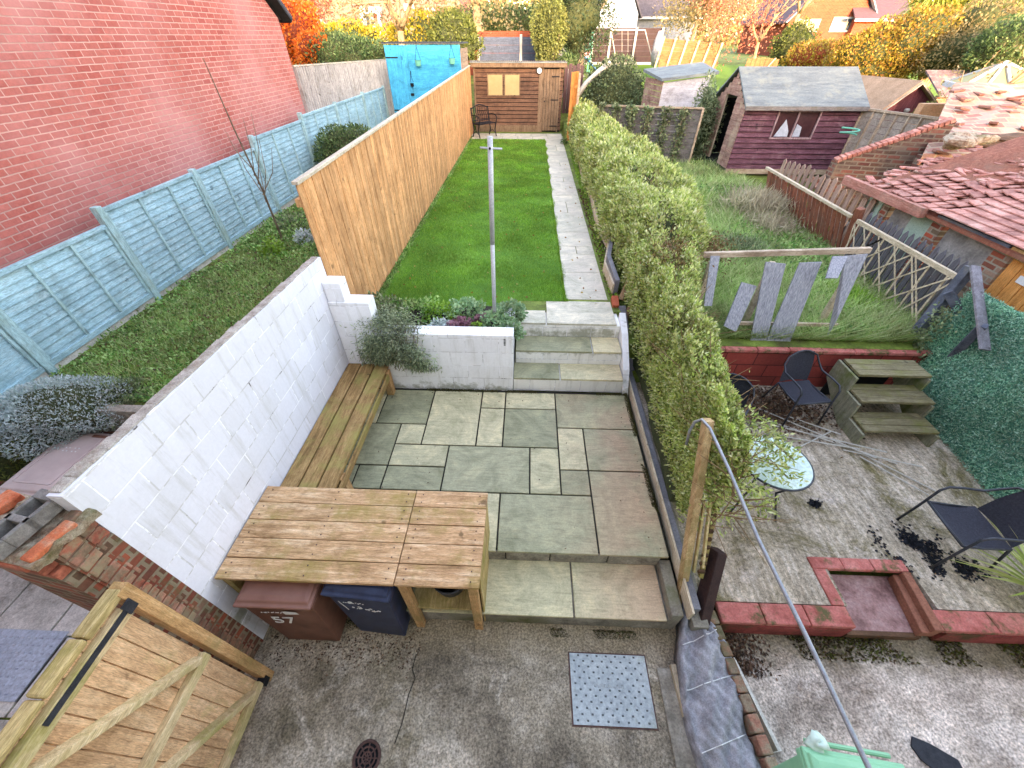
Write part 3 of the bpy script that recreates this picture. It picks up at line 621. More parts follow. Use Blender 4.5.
b.build('vent_slots', M['black'], pw)
MB().box(-2.4,4.325,.5,-.33,5.10,1.28).build('planter_soil', surf('dark soil', ['1c1610','2e251a'], 20, bump=1), kind='structure')

# ------------------------------------------------------------------ gate, post
gt = thing('side_gate', 'open backed timber gate with diagonal braces beside the brick pier', 'gate', (-2.2,.2,0))
GX = -2.22
b = MB(); y = .70; k = 0
while y > -.12:
    b.box(GX-.012, y-.1075, .07, GX+.0, y-.004, 1.97+random.uniform(-.004,.004)); y -= .11
b.build('boards', M['gate'], gt, bevel=.002); MB().box(GX-.02,-.12,.08,GX-.0125,.69,1.96).build('backing', M['gate'], gt)
for z0 in (.12, 1.0, 1.86): MB().box(GX, -.12, z0, GX+.045, .69, z0+.085).build('ledge', M['gaterail'], gt, bevel=.004)
MB().beam((GX+.025,.64,1.10),(GX+.025,.02,1.84),.045,.08,up=(1,0,0)).build('brace', M['gaterail'], gt, bevel=.004)
MB().beam((GX+.025,.60,.22),(GX+.025,.02,.98),.045,.08,up=(1,0,0)).build('brace', M['gaterail'], gt, bevel=.004)
b = MB(); yy = .76
for k in range(4): b.box(GX-.05, yy-.235, 1.975+.006*(k%2), GX+.03, yy, 2.02+random.uniform(-.004,.01)); yy -= .24
b.build('capping', M['mossy'], gt, bevel=.012)
MB().box(GX+.046,.20,1.905,GX+.052,.70,1.938).build('strap_hinge', M['tube'], gt)
MB().box(GX+.046,.68,1.88,GX+.056,.735,1.965).build('hinge_plate', M['tube'], gt)
gp = thing('gate_post', 'square tan softwood post between the gate and the brick wall end', 'post', (GX,.76,0))
MB().box(GX-.05,.725,0,GX+.035,.80,2.02).build('post', M['postwood'], gp, bevel=.005)
MB().box(GX-.02,.68,.06,GX+.045,.745,.14).build('lower_bracket', M['iron'], gp)
# side yard details
mc = thing('side_access_cover', 'blue grey studded access cover in the side yard at the left edge', 'cover', (-4.75,.75,.03))
MB().box(-5.2,.5,.0,-4.30,1.03,.04).build('plate', M['plateblue'], mc)
b = MB()
for i in range(14):
    for j in range(8): b.box(-5.15+i*.06+(j%2)*.03, .54+j*.06, .04, -5.125+i*.06+(j%2)*.03, .552+j*.06, .045)
b.build('studs', surf('stud shade', ['74809a'], 3, fine=False), mc)
tag(MB().prism([(-3.55,.74,.031),(-3.12,.66,.031),(-3.10,.95,.031),(-3.42,1.02,.031)], (0,0,.12)).build('folded_sheet', M['paper'], bevel=.01), 'folded white sheet lying on paving beside the gate', 'sheet')

# ------------------------------------------------------------------ bench, table, bins
bn = thing('timber_bench', 'long low plank bench along the foot of the white wall', 'bench', (-2.1,3.2,P0))
BZ = P0+.45
for k in range(3):
    MB().box(WX+.01+k*.19, 2.02, BZ-.045, WX+.182+k*.19, 4.10, BZ+random.uniform(-.004,.004)).build('seat_board', M['bench'], bn, bevel=.005)
for yb in (2.3, 4.0): MB().box(-1.92, yb-.05, P0, -1.83, yb+.05, BZ-.046).build('leg', M['postwood'], bn, bevel=.005)
MB().box(-1.845, 2.05, BZ-.14, -1.82, 3.94, BZ-.046).build('front_rail', M['bench'], bn, bevel=.003)
TZ = 1.11
tb = thing('plank_table', 'large weathered plank table standing over the bins, with a shelf unit', 'table', (-1.4,1.6,0))
ys_ = np.linspace(1.17, 2.02, 6)
for k in range(5):
    MB().box(-2.405, ys_[k]+.003, TZ-.035, -.975, ys_[k+1]-.003, TZ+random.uniform(-.003,.003)).build('top_board', M['table'], tb, bevel=.004)
    MB().box(-.967, ys_[k]+.003, TZ-.035, -.30, ys_[k+1]-.003, TZ+random.uniform(-.003,.003)).build('top_board', M['table'], tb, bevel=.004)
MB().box(-2.40,1.20,TZ-.10,-.32,1.225,TZ-.036).build('front_rail', M['postwood'], tb, bevel=.003)
for (x, y) in ((-.97,1.2),(-.40,1.2),(-.40,1.93)): MB().box(x, y, 0 if y < 1.7 else P0, x+.075, y+.06, TZ-.036).build('leg', M['postwood'], tb, bevel=.004)
MB().beam((-2.38,1.25,0),(-2.38,1.25,TZ-.04),.06,.1).build('leg', M['mossy'], tb, bevel=.004)
b = MB()
for k in range(3): b.box(-.318, 1.27+k*.23, .02, -.302, 1.27+k*.23+.225, TZ-.04)
b.build('side_panel', wood('pale side boards', ['9c8250','b89c68','c8b084'], 'z', .1, '88823c'), tb, bevel=.003)
MB().box(-.95,1.225,.44,-.33,1.75,.47).build('shelf', M['mossy'], tb, bevel=.004)
MB().box(-.93,1.76,.05,-.34,1.78,.95).build('back_board', M['bench'], tb)
b = MB()
for yb in ys_[:-1]+.085:
    for xb in (-2.33,-1.7,-1.04,-.90,-.37):
        for q in (-.04,.04): b.box(xb-.005,yb+q-.005,TZ+.001,xb+.005,yb+q+.005,TZ+.005)
b.build('screw_heads', M['rust'], tb)
bk = thing('dark_bucket', 'dark bucket lying in the shelf under the plank table', 'bucket', (-.62,1.42,.47))
MB().lathe((-.62,1.45,.47), [(.09,0),(.14,.02),(.17,.16),(.175,.20),(.16,.20),(.14,.05)], 20).build('bowl', M['tube'], bk, smooth=True)
MB().beam((-.8,1.36,.70),(-.45,1.36,.70),.03,.06).build('rim_bar', M['black'], bk)
def wheelie(label, loc, w, d, h, rz, body, lid, lidh=.065, tilt=0, cat='bin', lean=.0):
    t = thing('wheelie_bin', label, cat, loc, rz)
    # body tapers to base; front is -Y
    bw, bd = w*.40, d*.33
    tw, td = w*.47, d*.46
    def ring(hw, y0, y1, z): return [(-hw,y0,z),(hw,y0,z),(hw,y1,z),(-hw,y1,z)]
    b = MB(); r1 = ring(bw,-td,bd*1.05,.0); r2 = ring(tw,-td,td,h-lidh-.05); r3 = ring(tw+.02,-td-.02,td+.02,h-lidh-.05); r4 = ring(tw+.02,-td-.02,td+.02,h-lidh)
    vs = r1+r2+r3+r4; fs = [(3,2,1,0)]
    for a in range(3): fs += [(a*4+i, a*4+(i+1)%4, a*4+4+(i+1)%4, a*4+4+i) for i in range(4)]
    fs.append((12,13,14,15)); b.add(vs, fs); b.build('body', M[body], t, True, bevel=.02)
    b = MB(); z = h-lidh
    l1 = ring(w*.5,-d*.5-.01,d*.5,z+.002); l2 = ring(w*.5,-d*.5-.01,d*.5,z+.03); l3 = ring(w*.47,-d*.47,d*.46,z+.034); l4 = ring(w*.46,-d*.45,d*.45,z+.055); l5 = ring(w*.40,-d*.38,d*.40,z+lidh)
    vs = l1+l2+l3+l4+l5; fs = [(3,2,1,0)]
    for a in range(4): fs += [(a*4+i, a*4+(i+1)%4, a*4+4+(i+1)%4, a*4+4+i) for i in range(4)]
    fs.append((16,17,18,19)); b.add(vs, fs); b.build('lid', M[lid], t, True, bevel=.008)
    hb = MB(); hb.tube([(-w*.42,d*.55,h-lidh),(w*.42,d*.55,h-lidh)], .014, 8); hb.build('handle', M[body], t, True)
    for sx in (-1, 1):
        wb = MB(); wb.tube([(sx*w*.36,d*.36,.09),(sx*w*.46,d*.36,.09)], .09, 16); wb.build('wheel', M['black'], t, True)
    return t
def text_mesh(s, size, ext=.002):
    cu = bpy.data.curves.new('t', 'FONT'); cu.body = s; cu.size = size; cu.extrude = ext; cu.align_x = 'CENTER'; cu.align_y = 'CENTER'
    o = bpy.data.objects.new('t', cu); C.objects.link(o); dg = bpy.context.evaluated_depsgraph_get(); me = bpy.data.meshes.new_from_object(o.evaluated_get(dg))
    bpy.data.objects.remove(o); return me
def text_part(name, s, size, mat, parent, loc, rot, ext=.002):
    me = text_mesh(s, size, ext); me.materials.clear(); me.materials.append(mat)
    o = bpy.data.objects.new(name, me); C.objects.link(o); o.parent = parent; o.location = loc; o.rotation_euler = rot; return o
def front_marks(t, w, d, h, digits, dz):
    ang = 0      # front face lean
    def fp(x, z): 
        y = -d*.46; return (x, y-.006, z)
    rot = (R(90)+ang, 0, 0)
    if digits: text_part('number', digits, .21, M['mark'], t, fp(-.04, h-.42), rot)
    b = MB()
    random.seed(3+dz)
    for k in range(9):
        x = -.16+k*.02+random.uniform(-.005,.005); zz = h-.235+random.uniform(-.006,.006)
        b.beam(fp(x, zz), fp(x+.012, zz+random.uniform(-.012,.012)), .008, .004, up=(0,-1,0))
    b.build('small_lettering', M['mark'], t, True)
    return fp
wb1 = wheelie('reddish brown wheelie bin with a white 57, under the left end of the plank table', (-1.93,1.33,0), .62, .60, 1.0, R(0), 'binbrown', 'binlid')
fp = front_marks(wb1, .62, .62, 1.03, '57', 0)
b = MB(); b.add([Vector(fp(.02,.83)),Vector(fp(.14,.82)),Vector(fp(.15,.775)),Vector(fp(.03,.76))],[(3,2,1,0)]); b.add([Vector(fp(.02,.83))+Vector((0,.004,0))]*1+[Vector(fp(.14,.82)),Vector(fp(.15,.775))],[(0,1,2)]); b.build('sticker', M['mark'], wb1, True)
wb2 = wheelie('navy blue wheelie bin with scuffed white lettering, under the middle of the plank table', (-1.27,1.40,0), .56, .58, 1.03, R(-4), 'binblue', 'binblue')
fp = front_marks(wb2, .56, .58, 1.03, '', 1)
b = MB(); random.seed(5)
b.tube([fp(-.10+.018*math.cos(a), .80+.018*math.sin(a)) for a in np.linspace(0,6.28,10)], .004, 5)
for k in range(16):
    x = -.10+random.uniform(0,.22); z = .69-.12*(x+.1)+random.uniform(-.02,.025); b.beam(fp(x,z), fp(x+random.uniform(-.02,.03), z+random.uniform(-.018,.018)), .016, .003, up=(0,-1,0))
b.beam(fp(-.20,.80), fp(-.16,.62), .006, .003, up=(0,-1,0))
b.build('scuffed_marks', M['mark'], wb2, True)
wb3 = wheelie('faded pinkish brown wheelie bin standing outside the white wall beside the silver shrub', (-4.68,2.25,0), .60, .78, 1.10, R(-4), 'binbrown', 'binpale')
text_part('faded_print', '\u2237 \u2237', .12, M['mark'], wb3, (0,.12,1.102), (0,0,0), .001)
b = MB()
for sx_ in (-.14,.14): b.box(sx_-.08,.30,1.098,sx_+.08,.335,1.104)
b.build('hinge_slots', M['binbrown'], wb3, True)
b = MB()
for xx in (-.20,.20): b.box(xx-.008,-.28,1.098,xx+.008,.28,1.106)
b.box(-.19,-.288,1.098,.19,-.272,1.106); b.build('lid_ridges', M['binpale'], wb3, True, bevel=.003)
wb4 = wheelie('mint green wheelie bin at the bottom edge of the neighbouring yard', (2.03,.02,0), .58, .62, 1.07, R(-6), 'binmint', 'binmint')
tag(core_mesh((1.88,.37,1.03),(.06,.05,.05),.5,3,1,10).build('bag_knot', surf('white green plastic bag',['a8c4b8','c4d8cc'],9,fine=False), smooth=True), 'knotted pale plastic bag poking out of the mint green bin', 'bag')
# drain, cover
dr = thing('round_drain', 'small round rusty drain grate in the concrete yard', 'drain', (-1.17,.27,.004))
b = MB(); b.tube([(-1.17+.10*math.cos(a), .27+.10*math.sin(a), .012) for a in np.linspace(0,2*math.pi,25)], .012, 6)
b.build('rim', M['rust'], dr)
b = MB()
for rr in (.065,.035): b.tube([(-1.17+rr*math.cos(a), .27+rr*math.sin(a), .012) for a in np.linspace(0,2*math.pi,21)], .007, 5)
for a in (0,.785,1.57,2.36): b.beam((-1.17-.09*math.cos(a),.27-.09*math.sin(a),.012),(-1.17+.09*math.cos(a),.27+.09*math.sin(a),.012),.008,.008)
b.build('bars', M['rust'], dr)
MB().lathe((-1.17,.27,.004), [(.095,0),(.095,.003)], 24).build('hole', M['black'], dr)
mh = thing('access_cover', 'square galvanised access cover with small raised studs set in the yard', 'cover', (.84,.79,.004))
MB().box(.485,.52,-.01,1.20,1.05,.012).build('frame', M['rust'], mh)
MB().box(.497,.532,-.01,1.188,1.038,.018).build('plate', M['steelplate'], mh)
b = MB()
for i in range(8):
    for j in range(12):
        x = .535+i*.085+(j%2)*.042; y = .56+j*.042
        if x > 1.165 or (abs(y-.80) < .025 and .70 < x < 1.0): continue
        b.add([(x-.009,y-.007,.018),(x+.009,y-.007,.018),(x+.009,y+.007,.018),(x-.009,y+.007,.018),(x-.004,y,.023),(x+.004,y,.023)],[(0,1,5,4),(1,2,5),(2,3,4,5),(3,0,4)])
b.build('studs', surf('dark stud metal', ['4c5254','606668'], 9, fine=False), mh)
b = MB()
for k in range(15):
    x = .70+k*.018; 
    if k == 9: continue
    b.box(x,.79,.018,x+.004,.812,.021); b.box(x,.808 if k%2 else .79,.018,x+.013,.812 if k%2 else .794,.021)
b.build('embossed_lettering', surf('stud metal', ['5c6264'], 9, fine=False), mh)
# crack in the yard and old plate lines
b = MB(); pts = [(-.93,.98),(-.94,.86),(-.90,.80),(-.93,.68),(-.94,.5),(-.97,.36)]
for p, q in zip(pts, pts[1:]): b.beam((*p,.006),(*q,.006),.006,.005)
b.build('yard_crack', M['joint'], kind='structure')
b = MB(); b.box(1.28,.30,.004,1.47,.95,.03); b.build('kerb_piece', M['conc'], kind='structure', bevel=.01)
# ------------------------------------------------------------------ planter plants, clothes pole
sp = thing('trailing_rosemary', 'grey green trailing plant spilling over the white planter wall onto the bench end', 'plant', (-1.75,4.4,1.4))
n = 8200; u = rng.random(n); side = rng.random(n)
cx = np.where(side < .62, -1.84+rng.normal(size=n)*.12, -1.50+rng.normal(size=n)*.11)+np.where(u < .35, rng.normal(size=n)*.06, 0)
zlow = np.where(side < .62, 1.0, .88)
z = 1.66-(1.66-zlow)*u**1.1-.12*np.where(side > .62, 1, 0)*(1-u); yy = 4.12-.08*np.sin(u*3.1)-rng.random(n)*.18*(1-u*.5)+np.where(u < .3, rng.random(n)*.42, 0)
cx = cx+(u-.4)*np.where(side < .62, -.10, .20)
P = np.stack([cx, yy, z], 1); D = np.stack([rng.normal(size=n)*.5, -.5+rng.normal(size=n)*.4, -.5*u+.5*(1-u)+rng.normal(size=n)*.4], 1)
leaves('sprays', P, D, .055*rng.uniform(.6,1.4,n), .014, M['rosemary'], sp)
b = MB()
for k in range(34):
    x0 = random.choice((-1.86,-1.5))+random.gauss(0,.12); b.tube([(x0*.5-.85,4.45,1.36),(x0,4.16,1.48),(x0+random.gauss(0,.05),4.03,1.2),(x0+random.gauss(0,.09),4.06,random.uniform(.82,1.05))],.005,4)
b.build('stems', M['bark'], sp)
def mound(label, x, y, r, h, n, mat, ls, cat='plant', name='bedding_plant', z=1.30, asp=.6, group='plants in the planter bed'):
    t = thing(name, label, cat, (x,y,z), group=group); P, d = blob_pts((x,y,z), (r,r*.8,h), n, .3, .4, random.randint(0,99)); k = P[:,2] > z-.02; P = P[k]; d = d[k]
    l = ls*rng.uniform(.6,1.3,len(P)); leaves('foliage', P, d+rng.normal(size=d.shape)*.5, l, l*asp, M[mat], t); return t
mound('dark green low plant at the left of the planter bed by the fence', -1.55,4.80,.34,.24, 1600,'weeds',.05)
mound('feathery grey green plant behind the trailing rosemary', -2.0,4.75,.36,.30, 1400,'ivy',.05)
mound('lime tinged low plant beside the purple leaves in the planter', -1.22,4.78,.26,.20, 1100,'lime',.045)
mound('pale silver low plant at the wall edge left of the purple leaves', -1.16,4.44,.15,.13, 600,'silver',.04)
mound('purple pink leafy plant in the middle of the planter bed', -.88,4.46,.16,.12, 800,'heuchera',.055, asp=.9)
mound('second smaller purple plant nearer the clothes pole', -.60,4.62,.11,.11, 400,'heuchera',.05, asp=.9)
mound('fresh green sedum mound behind the purple plant', -.85,4.86,.30,.20, 1700,'sedum',.045, asp=.9)
mound('yellow green tuft in front of the sedum mound', -.66,4.44,.10,.10, 350,'lime',.035)
mound('dense pale green mound at the foot of the clothes pole', -.42,4.58,.22,.18, 1300,'sedum',.045, asp=.9)
mound('pale green mound spilling over the planter corner by the steps', -.22,4.80,.24,.22, 1700,'sedum',.045, asp=.9)
mound('trailing green plant hanging over the planter end beside the steps', -.12,4.47,.10,.24, 700,'sedum',.04, asp=.9, z=1.2)
cp = thing('clothes_pole', 'tall pale metal clothes line pole with a small crossbar standing in the planter', 'pole', (-.41,4.6,1.2))
MB().tube([(-.41,4.6,1.2),(-.405,4.6,2.45)], .026, 12).build('pole', M['polewhite'], cp, smooth=True)
MB().tube([(-.405,4.6,2.43),(-.392,4.6,3.54)], .028, 12).build('upper_pole', M['polewhite'], cp, smooth=True)
MB().tube([(-.50,4.6,3.44),(-.27,4.6,3.43)], .010, 8).build('crossbar', M['polewhite'], cp, smooth=True)
MB().tube([(-.395,4.56,3.44),(-.395,4.64,3.44)], .012, 8).build('bolt', M['iron'], cp)

# ------------------------------------------------------------------ tan fence
tf = thing('board_fence', 'new golden close board fence with pale capping along the lawn', 'fence', (WX,12,CL))
b = MB(); y = 4.34; k = 0
while y < 19.9:
    x0 = WX+.004 if k % 2 else WX-.003; b.box(x0-.014, y, CL-.05 if y > 5.4 else 1.35, x0+.004, y+.1235, 3.13+.017*(y-4.34)); y += .118; k += 1
b.build('boards', M['tan'], tf, bevel=.002)
b = MB(); b.beam((WX-.005,4.32,3.155),(WX-.005,19.9,3.42),.07,.035); b.build('capping', M['tancap'], tf, bevel=.004)
b = MB()
for z0 in (1.4,2.2,2.95): b.beam((WX-.05,4.34,z0),(WX-.05,19.9,z0+.2),.06,.08)
b.build('back_rails', M['postwood'], tf)
n = 2600; yv = 5.45+13*rng.random(n)**1.5; P = np.stack([WX+.03+rng.random(n)*.09, yv, np.full(n,CL)],1)
tag(leaves('fence_edge_weeds', P, rng.normal(size=(n,3))*.5+np.array([.3,0,.8]), .06*rng.uniform(.5,1.3,n), .025, M['weeds'], kind='stuff'), 'straggly dark weeds along the foot of the tan fence', 'weeds', kind='stuff')

# ------------------------------------------------------------------ left garden
FX = -5.62
bf = thing('painted_fence', 'pale duck egg blue panel fence stepping along below the brick gable', 'fence', (FX,9,LG))
posts = [(1.35,2.42),(3.33,2.45),(5.08,2.62),(7.0,2.62),(8.95,2.78),(11.25,2.88),(13.5,2.86),(15.95,2.88),(18.4,2.86)]
for i, (y, zt) in enumerate(posts):
    MB().box(FX-.03, y-.045, LG-.2, FX+.06, y+.045, zt+.03).build('post', M['bluepost'], bf, bevel=.006)
    if i+1 < len(posts):
        y1 = posts[i+1][0]; z1 = min(zt, posts[i+1][1])-.0+(.0 if i else 0); zb = LG+.10+(max(0, y-8)*.03)
        b = MB(); y0 = y+.05; ye = y1-.05; k = 0; z = zb
        while z < z1-.08:
            b.prism([(FX+.0,y0,z),(FX+(.022 if i else .008),y0,z),(FX+.004,y0,min(z+.095,z1-.05)),(FX-.004,y0,min(z+.095,z1-.05))],(0,ye-y0,0)); z += .088; k += 1
        pn = b.build('panel', M['bluefence'], bf, bevel=.002)
        MB().box(FX-.005,y0,z1-.06,FX+.045,ye,z1-.01).build('rail', M['bluefence'], pn, bevel=.003); MB().box(FX-.005,y0,zb-.02,FX+.045,ye,zb+.05).build('rail', M['bluefence'], pn, bevel=.003)
        for q in range(0, 4):
            yb = y0+(ye-y0)*q/3; MB().box(FX+.02,yb-.017+(.02 if q==0 else 0)-(.02 if q==3 else 0),zb+.051,FX+.042,yb+.017+(.02 if q==0 else 0)-(.02 if q==3 else 0),z1-.061).build('batten', M['bluepost'], pn, bevel=.002)
        MB().box(FX-.01,y0,LG-.1,FX+.025,ye,zb-.021).build('gravel_board', M['concpale'], bf)
# brick gable house
hs = thing('brick_house', 'large salmon red brick gable end with a dark verge, behind the pale blue fence', 'house', (-10,7,1.2))
HX = -6.15
MB().prism([(HX,-3,0),(HX,12.72,0),(HX,12.72,4.62),(HX,4.9,10.6),(HX,-3,4.62)], (-8,0,0)).build('wall', M['house'], hs)
b = MB(); b.beam((HX+.10,12.98,4.58),(HX+.10,4.85,10.8),.05,.24,up=(1,0,0)); b.build('bargeboard', M['plaindark'], hs)
b = MB(); b.beam((HX-4,13.05,4.62),(HX-4,4.85,10.9),8.4,.10,up=(0,.6,.8)); b.beam((HX-4,-3.3,4.62),(HX-4,4.95,10.9),8.4,.10,up=(0,-.6,.8)); b.build('roof', M['slateroof'], hs)
MB().tube([(HX+.14,13.06,4.60),(HX-8.2,13.06,4.60)], .06, 8).build('gutter', M['plaindark'], hs)
# ground cover in the left garden
n = 42000; x = rng.uniform(-5.55,-2.65,n); y = 2.9+12*rng.random(n)**1.7
P = np.stack([x,y,np.full(n,LG)+rng.random(n)*.06+.05*vnoise(np.stack([x,y,0*x],1),3,3)],1)
bare = vnoise(np.stack([x,y,0*x],1),1.7,9)+.15*(y > 6.5); k = (bare < .33) | (rng.random(n) < .25); P = P[k]; n = len(P)
D = rng.normal(size=(n,3))*.6+np.array([0,0,.5]); s_ = (.028+.0035*(P[:,1]-3))*rng.uniform(.6,1.4,n)
tag(leaves('ground_cover', P, D, s_*1.2, s_*.7, M['weeds'], kind='stuff'), 'low leafy green ground cover between the blue fence and white wall', 'ground cover', kind='stuff')
n = 9000; x = rng.uniform(-5.3,-3.6,n); y = 3.0+3.5*rng.random(n); P = np.stack([x,y,np.full(n,LG)],1)
tag(blades('tufty_grass', P, rng.uniform(.05,.12,n), .008, .6, M['grassrough'], kind='stuff'), 'tufty grass among the ground cover beside the white wall', 'grass', kind='stuff')
n = 2500; P = np.stack([rng.uniform(-5.5,-2.7,n), rng.uniform(2.9,9,n), np.full(n,LG+.03)],1)
tag(leaves('fallen_leaves', P, rng.normal(size=(n,3))*[1,1,.2], .05, .03, M['deadleaf'], kind='stuff'), 'brown fallen leaves scattered in the bed under the blue fence', 'leaves', kind='stuff')
for (x,y,r,h,m,l) in ((-4.6,6.7,.25,.28,'lime','bright lime leafed plant in the border below the sapling'),(-4.25,7.3,.2,.25,'silver','dusty silver leafed plant in the border by the tan fence'),(-3.9,7.6,.3,.3,'weeds','broad green leafed plant right beside the tan fence end'),(-4.2,8.7,.22,.3,'redleaf','small rust red plant in the border behind'),(-4.5,9.3,.35,.35,'hedgedark','dark low bush further up the left border'),(-4.9,8.0,.3,.3,'ivy','dull green plant against the blue fence by the sapling')):
    mound(l, x, y, r, h, 700, m, .06, z=LG, group='plants in the left border', name='border_plant')
shrub('silver_shrub', 'silvery grey spreading shrub by the blue fence and the faded brown bin', 'shrub', (-5.15,2.72,1.2), (.74,.46,.34), 20000, .034, 'silver', 'core', .5, .35, .35, .3, zmin=1.0)
shrub('grey_green_shrub', 'smaller dull grey green shrub between the silver shrub and white wall', 'shrub', (-4.45,2.98,1.22), (.30,.30,.20), 2200, .05, 'ivy', 'core', .5, .35, .35, .3)
shrub('low_green_shrub', 'low yellowish green shrub at the left edge below the silver one', 'shrub', (-5.45,2.45,.9), (.55,.35,.45), 3000, .05, 'olive', 'core', .5, .4)
MB().box(-6.2,2.70,0,-2.62,2.80,LG+.05).build('garden_retaining_edge', M['conc'], kind='structure')
shrub('round_bush', 'rounded dark green bush against the far part of the blue fence', 'shrub', (-4.75,11.6,1.95), (.78,1.0,.68), 9000, .07, 'hedgedark', 'core', .3, .5, .15)
sa = thing('bare_sapling', 'thin bare leaning sapling in front of the brick gable', 'sapling', (-4.85,7.5,LG))
b = MB(); p0 = Vector((-4.85,7.5,LG)); top = at(203,58,6.4)
b.tube([p0, p0.lerp(top,.35)+Vector((.03,0,.05)), p0.lerp(top,.7), top], .022, 7, r2=.005)
for f, dx, L in ((.3,.3,.9),(.35,-.25,.7),(.4,.35,1.0),(.45,.15,.8),(.5,-.3,.5),(.33,.5,.7),(.28,.1,.8)):
    q = p0.lerp(top,f); b.tube([q, q+Vector((dx*.6,.05,L*.5)), q+Vector((dx*.8,.1,L))], .009, 5, r2=.003)
b.build('stems', M['bark'], sa)
# far left fence and blue shed
gf = thing('silvered_fence', 'silvered upright board fence between the brick gable and blue shed', 'fence', (-5.2,14.2,LG))
b = MB(); A = at(293,67,13.2); B = at(386,60,19.6); N_ = 52
for k in range(N_):
    p = A.lerp(B, k/N_); q = A.lerp(B, (k+.93)/N_); b.beam(((p.x+q.x)/2, (p.y+q.y)/2, LG),((p.x+q.x)/2,(p.y+q.y)/2,p.z+.02*math.sin(k*2.1)), (q-p).length, .02, up=(q-p))
b.build('boards', M['grey_fence'], gf); b = MB(); b.beam(A+Vector((0,0,.02)),B+Vector((0,0,.02)),.06,.03); b.build('capping', M['tancap'], gf)
YB = 18.0; bl = thing('blue_shed', 'bright sky blue shed with lean-to roof at the end of the left garden', 'shed', (-3.9,YB+1,1.9))
zL, zR = 4.10, 4.16; x0, x1 = -5.2, -2.50
b = MB(); zz = 1.5; k = 0
while zz < 4.05: b.box(x0+.82, YB+.005*(k%2), zz, x1, YB+.03+.005*(k%2), min(zz+.142,4.07)); zz += .135; k += 1
b.build('front_wall', M['blueshed'], bl, bevel=.003)
b = MB(); b.box(x0,YB+.03,1.5,x0+.03,YB+2,4.0); b.box(x0+.031,YB+1.97,1.5,x1-.031,YB+2,3.95); b.build('frame_walls', M['blueshed'], bl)
b = MB(); zz = 1.5
while zz < 3.95: b.box(x1,YB+.03,zz,x1+.02,YB+2,zz+.125); zz += .13
b.build('side_wall', M['shedside'], bl, bevel=.003)
b = MB()
for k in range(6): b.box(x0+.02+k*.132, YB-.025, 1.9, x0+.02+k*.132+.128, YB+.0, 3.92)
b.box(x0,YB+.005,1.5,x0+.82,YB+.03,4.06)
dd = b.build('door', M['blueshedz'], bl, bevel=.003)
MB().box(x0+.02,YB-.035,3.70,x0+.45,YB-.026,3.74).build('hinge', M['iron'], dd); MB().box(x0+.02,YB-.035,2.15,x0+.40,YB-.026,2.19).build('hinge', M['iron'], dd)
MB().box(x0+.74,YB-.04,2.62,x0+.86,YB-.026,2.70).build('latch', M['iron'], dd)
b = MB(); b.box(x0-.05,YB-.06,4.09,x1+.05,YB+2.1,4.12); b.build('roof', surf('dark ribbed roof edge',['3a3d42','54585e'],9), bl)
b = MB()
for k in range(30): b.tube([(x0-.04+k*.095,YB-.07,4.125),(x0-.04+k*.095,YB+2.1,4.125)],.014,5)
b.build('roof_ribs', surf('ribbed roof',['24262a','34373c'],9), bl)
for i, (px, py, lab) in enumerate(((418,62,'small green hanging pot on the blue shed, the one nearer its door'),(452,60,'small green hanging pot at the right end of the blue shed'),(412,84,'little dark hanging pot low beside the blue shed door'))):
    p = at(px, py, YB-.1); t = thing('hanging_pot', lab, 'hanging pot', p, group='pots hung on the blue shed'); s = 1 if i < 2 else .6
    MB().lathe(p+Vector((0,0,-.02)), [(.05*s,-.10*s),(.09*s,-.09*s),(.11*s,.06*s),(.12*s,.07*s)], 12).build('pot', M['greenplastic'] if i < 2 else M['iron'], t)
    b = MB()
    for dx in (-.1,.1): b.tube([p+Vector((dx*s,0,.05)),p+Vector((0,0,.42*s))],.006,4)
    b.tube([p+Vector((0,0,.42*s)),p+Vector((0,.06,.62*s))],.012,5); b.build('hanger', M['iron'], t)

# ------------------------------------------------------------------ brown shed, bench, orange gate
YS = 20.15; sx0, sx1 = -2.32, 1.36
sh = thing('garden_shed', 'brown shiplap garden shed facing the lawn with blinds at its windows', 'shed', (-.4,YS,CL))
b = MB(); z = CL+.08; k = 0
while z < 3.38: b.box(sx0+.06,YS,z,.52,YS+.03,z+.120); b.box(1.22,YS,z,sx1,YS+.03,z+.120); z += .14; k += 1
b.build('front_cladding', M['shed'], sh, bevel=.004); MB().box(sx0+.05,YS+.035,CL,sx1-.05,YS+.045,3.38).build('gap_shade_board', M['black'], sh)  # black board draws the shade lines in the gaps between cladding
b = MB(); b.box(sx0,YS-.03,CL,sx0+.07,YS+.05,3.4); b.box(.36,YS-.03,CL,.56,YS-.002,3.38); b.box(1.18,YS-.025,CL,1.24,YS-.002,3.38); b.box(sx0+.07,YS-.02,CL,.36,YS-.002,CL+.25)
b.build('corner_boards', M['sheddoor'], sh, bevel=.004)
b = MB(); b.box(sx0,YS+.05,CL,sx0+.03,YS+2.4,3.4); b.box(sx1-.03,YS+.03,CL,sx1,YS+2.4,3.4); b.box(sx0+.03,YS+2.37,CL,sx1-.03,YS+2.4,3.3); b.build('side_walls', M['shed'], sh)
b = MB()
for k in range(5): b.box(.57+k*.122,YS-.03,CL+.06,.57+k*.122+.110,YS-.003,3.30)
d_ = b.build('door', M['sheddoor'], sh, bevel=.004)
for z0 in (3.05,2.28,1.36): MB().box(.88,YS-.045,z0,1.20,YS-.031,z0+.035).build('hinge', M['iron'], d_)
MB().tube([(.62,YS-.06,2.25),(.62,YS-.03,2.25)],.025,8).build('knob', M['iron'], d_)
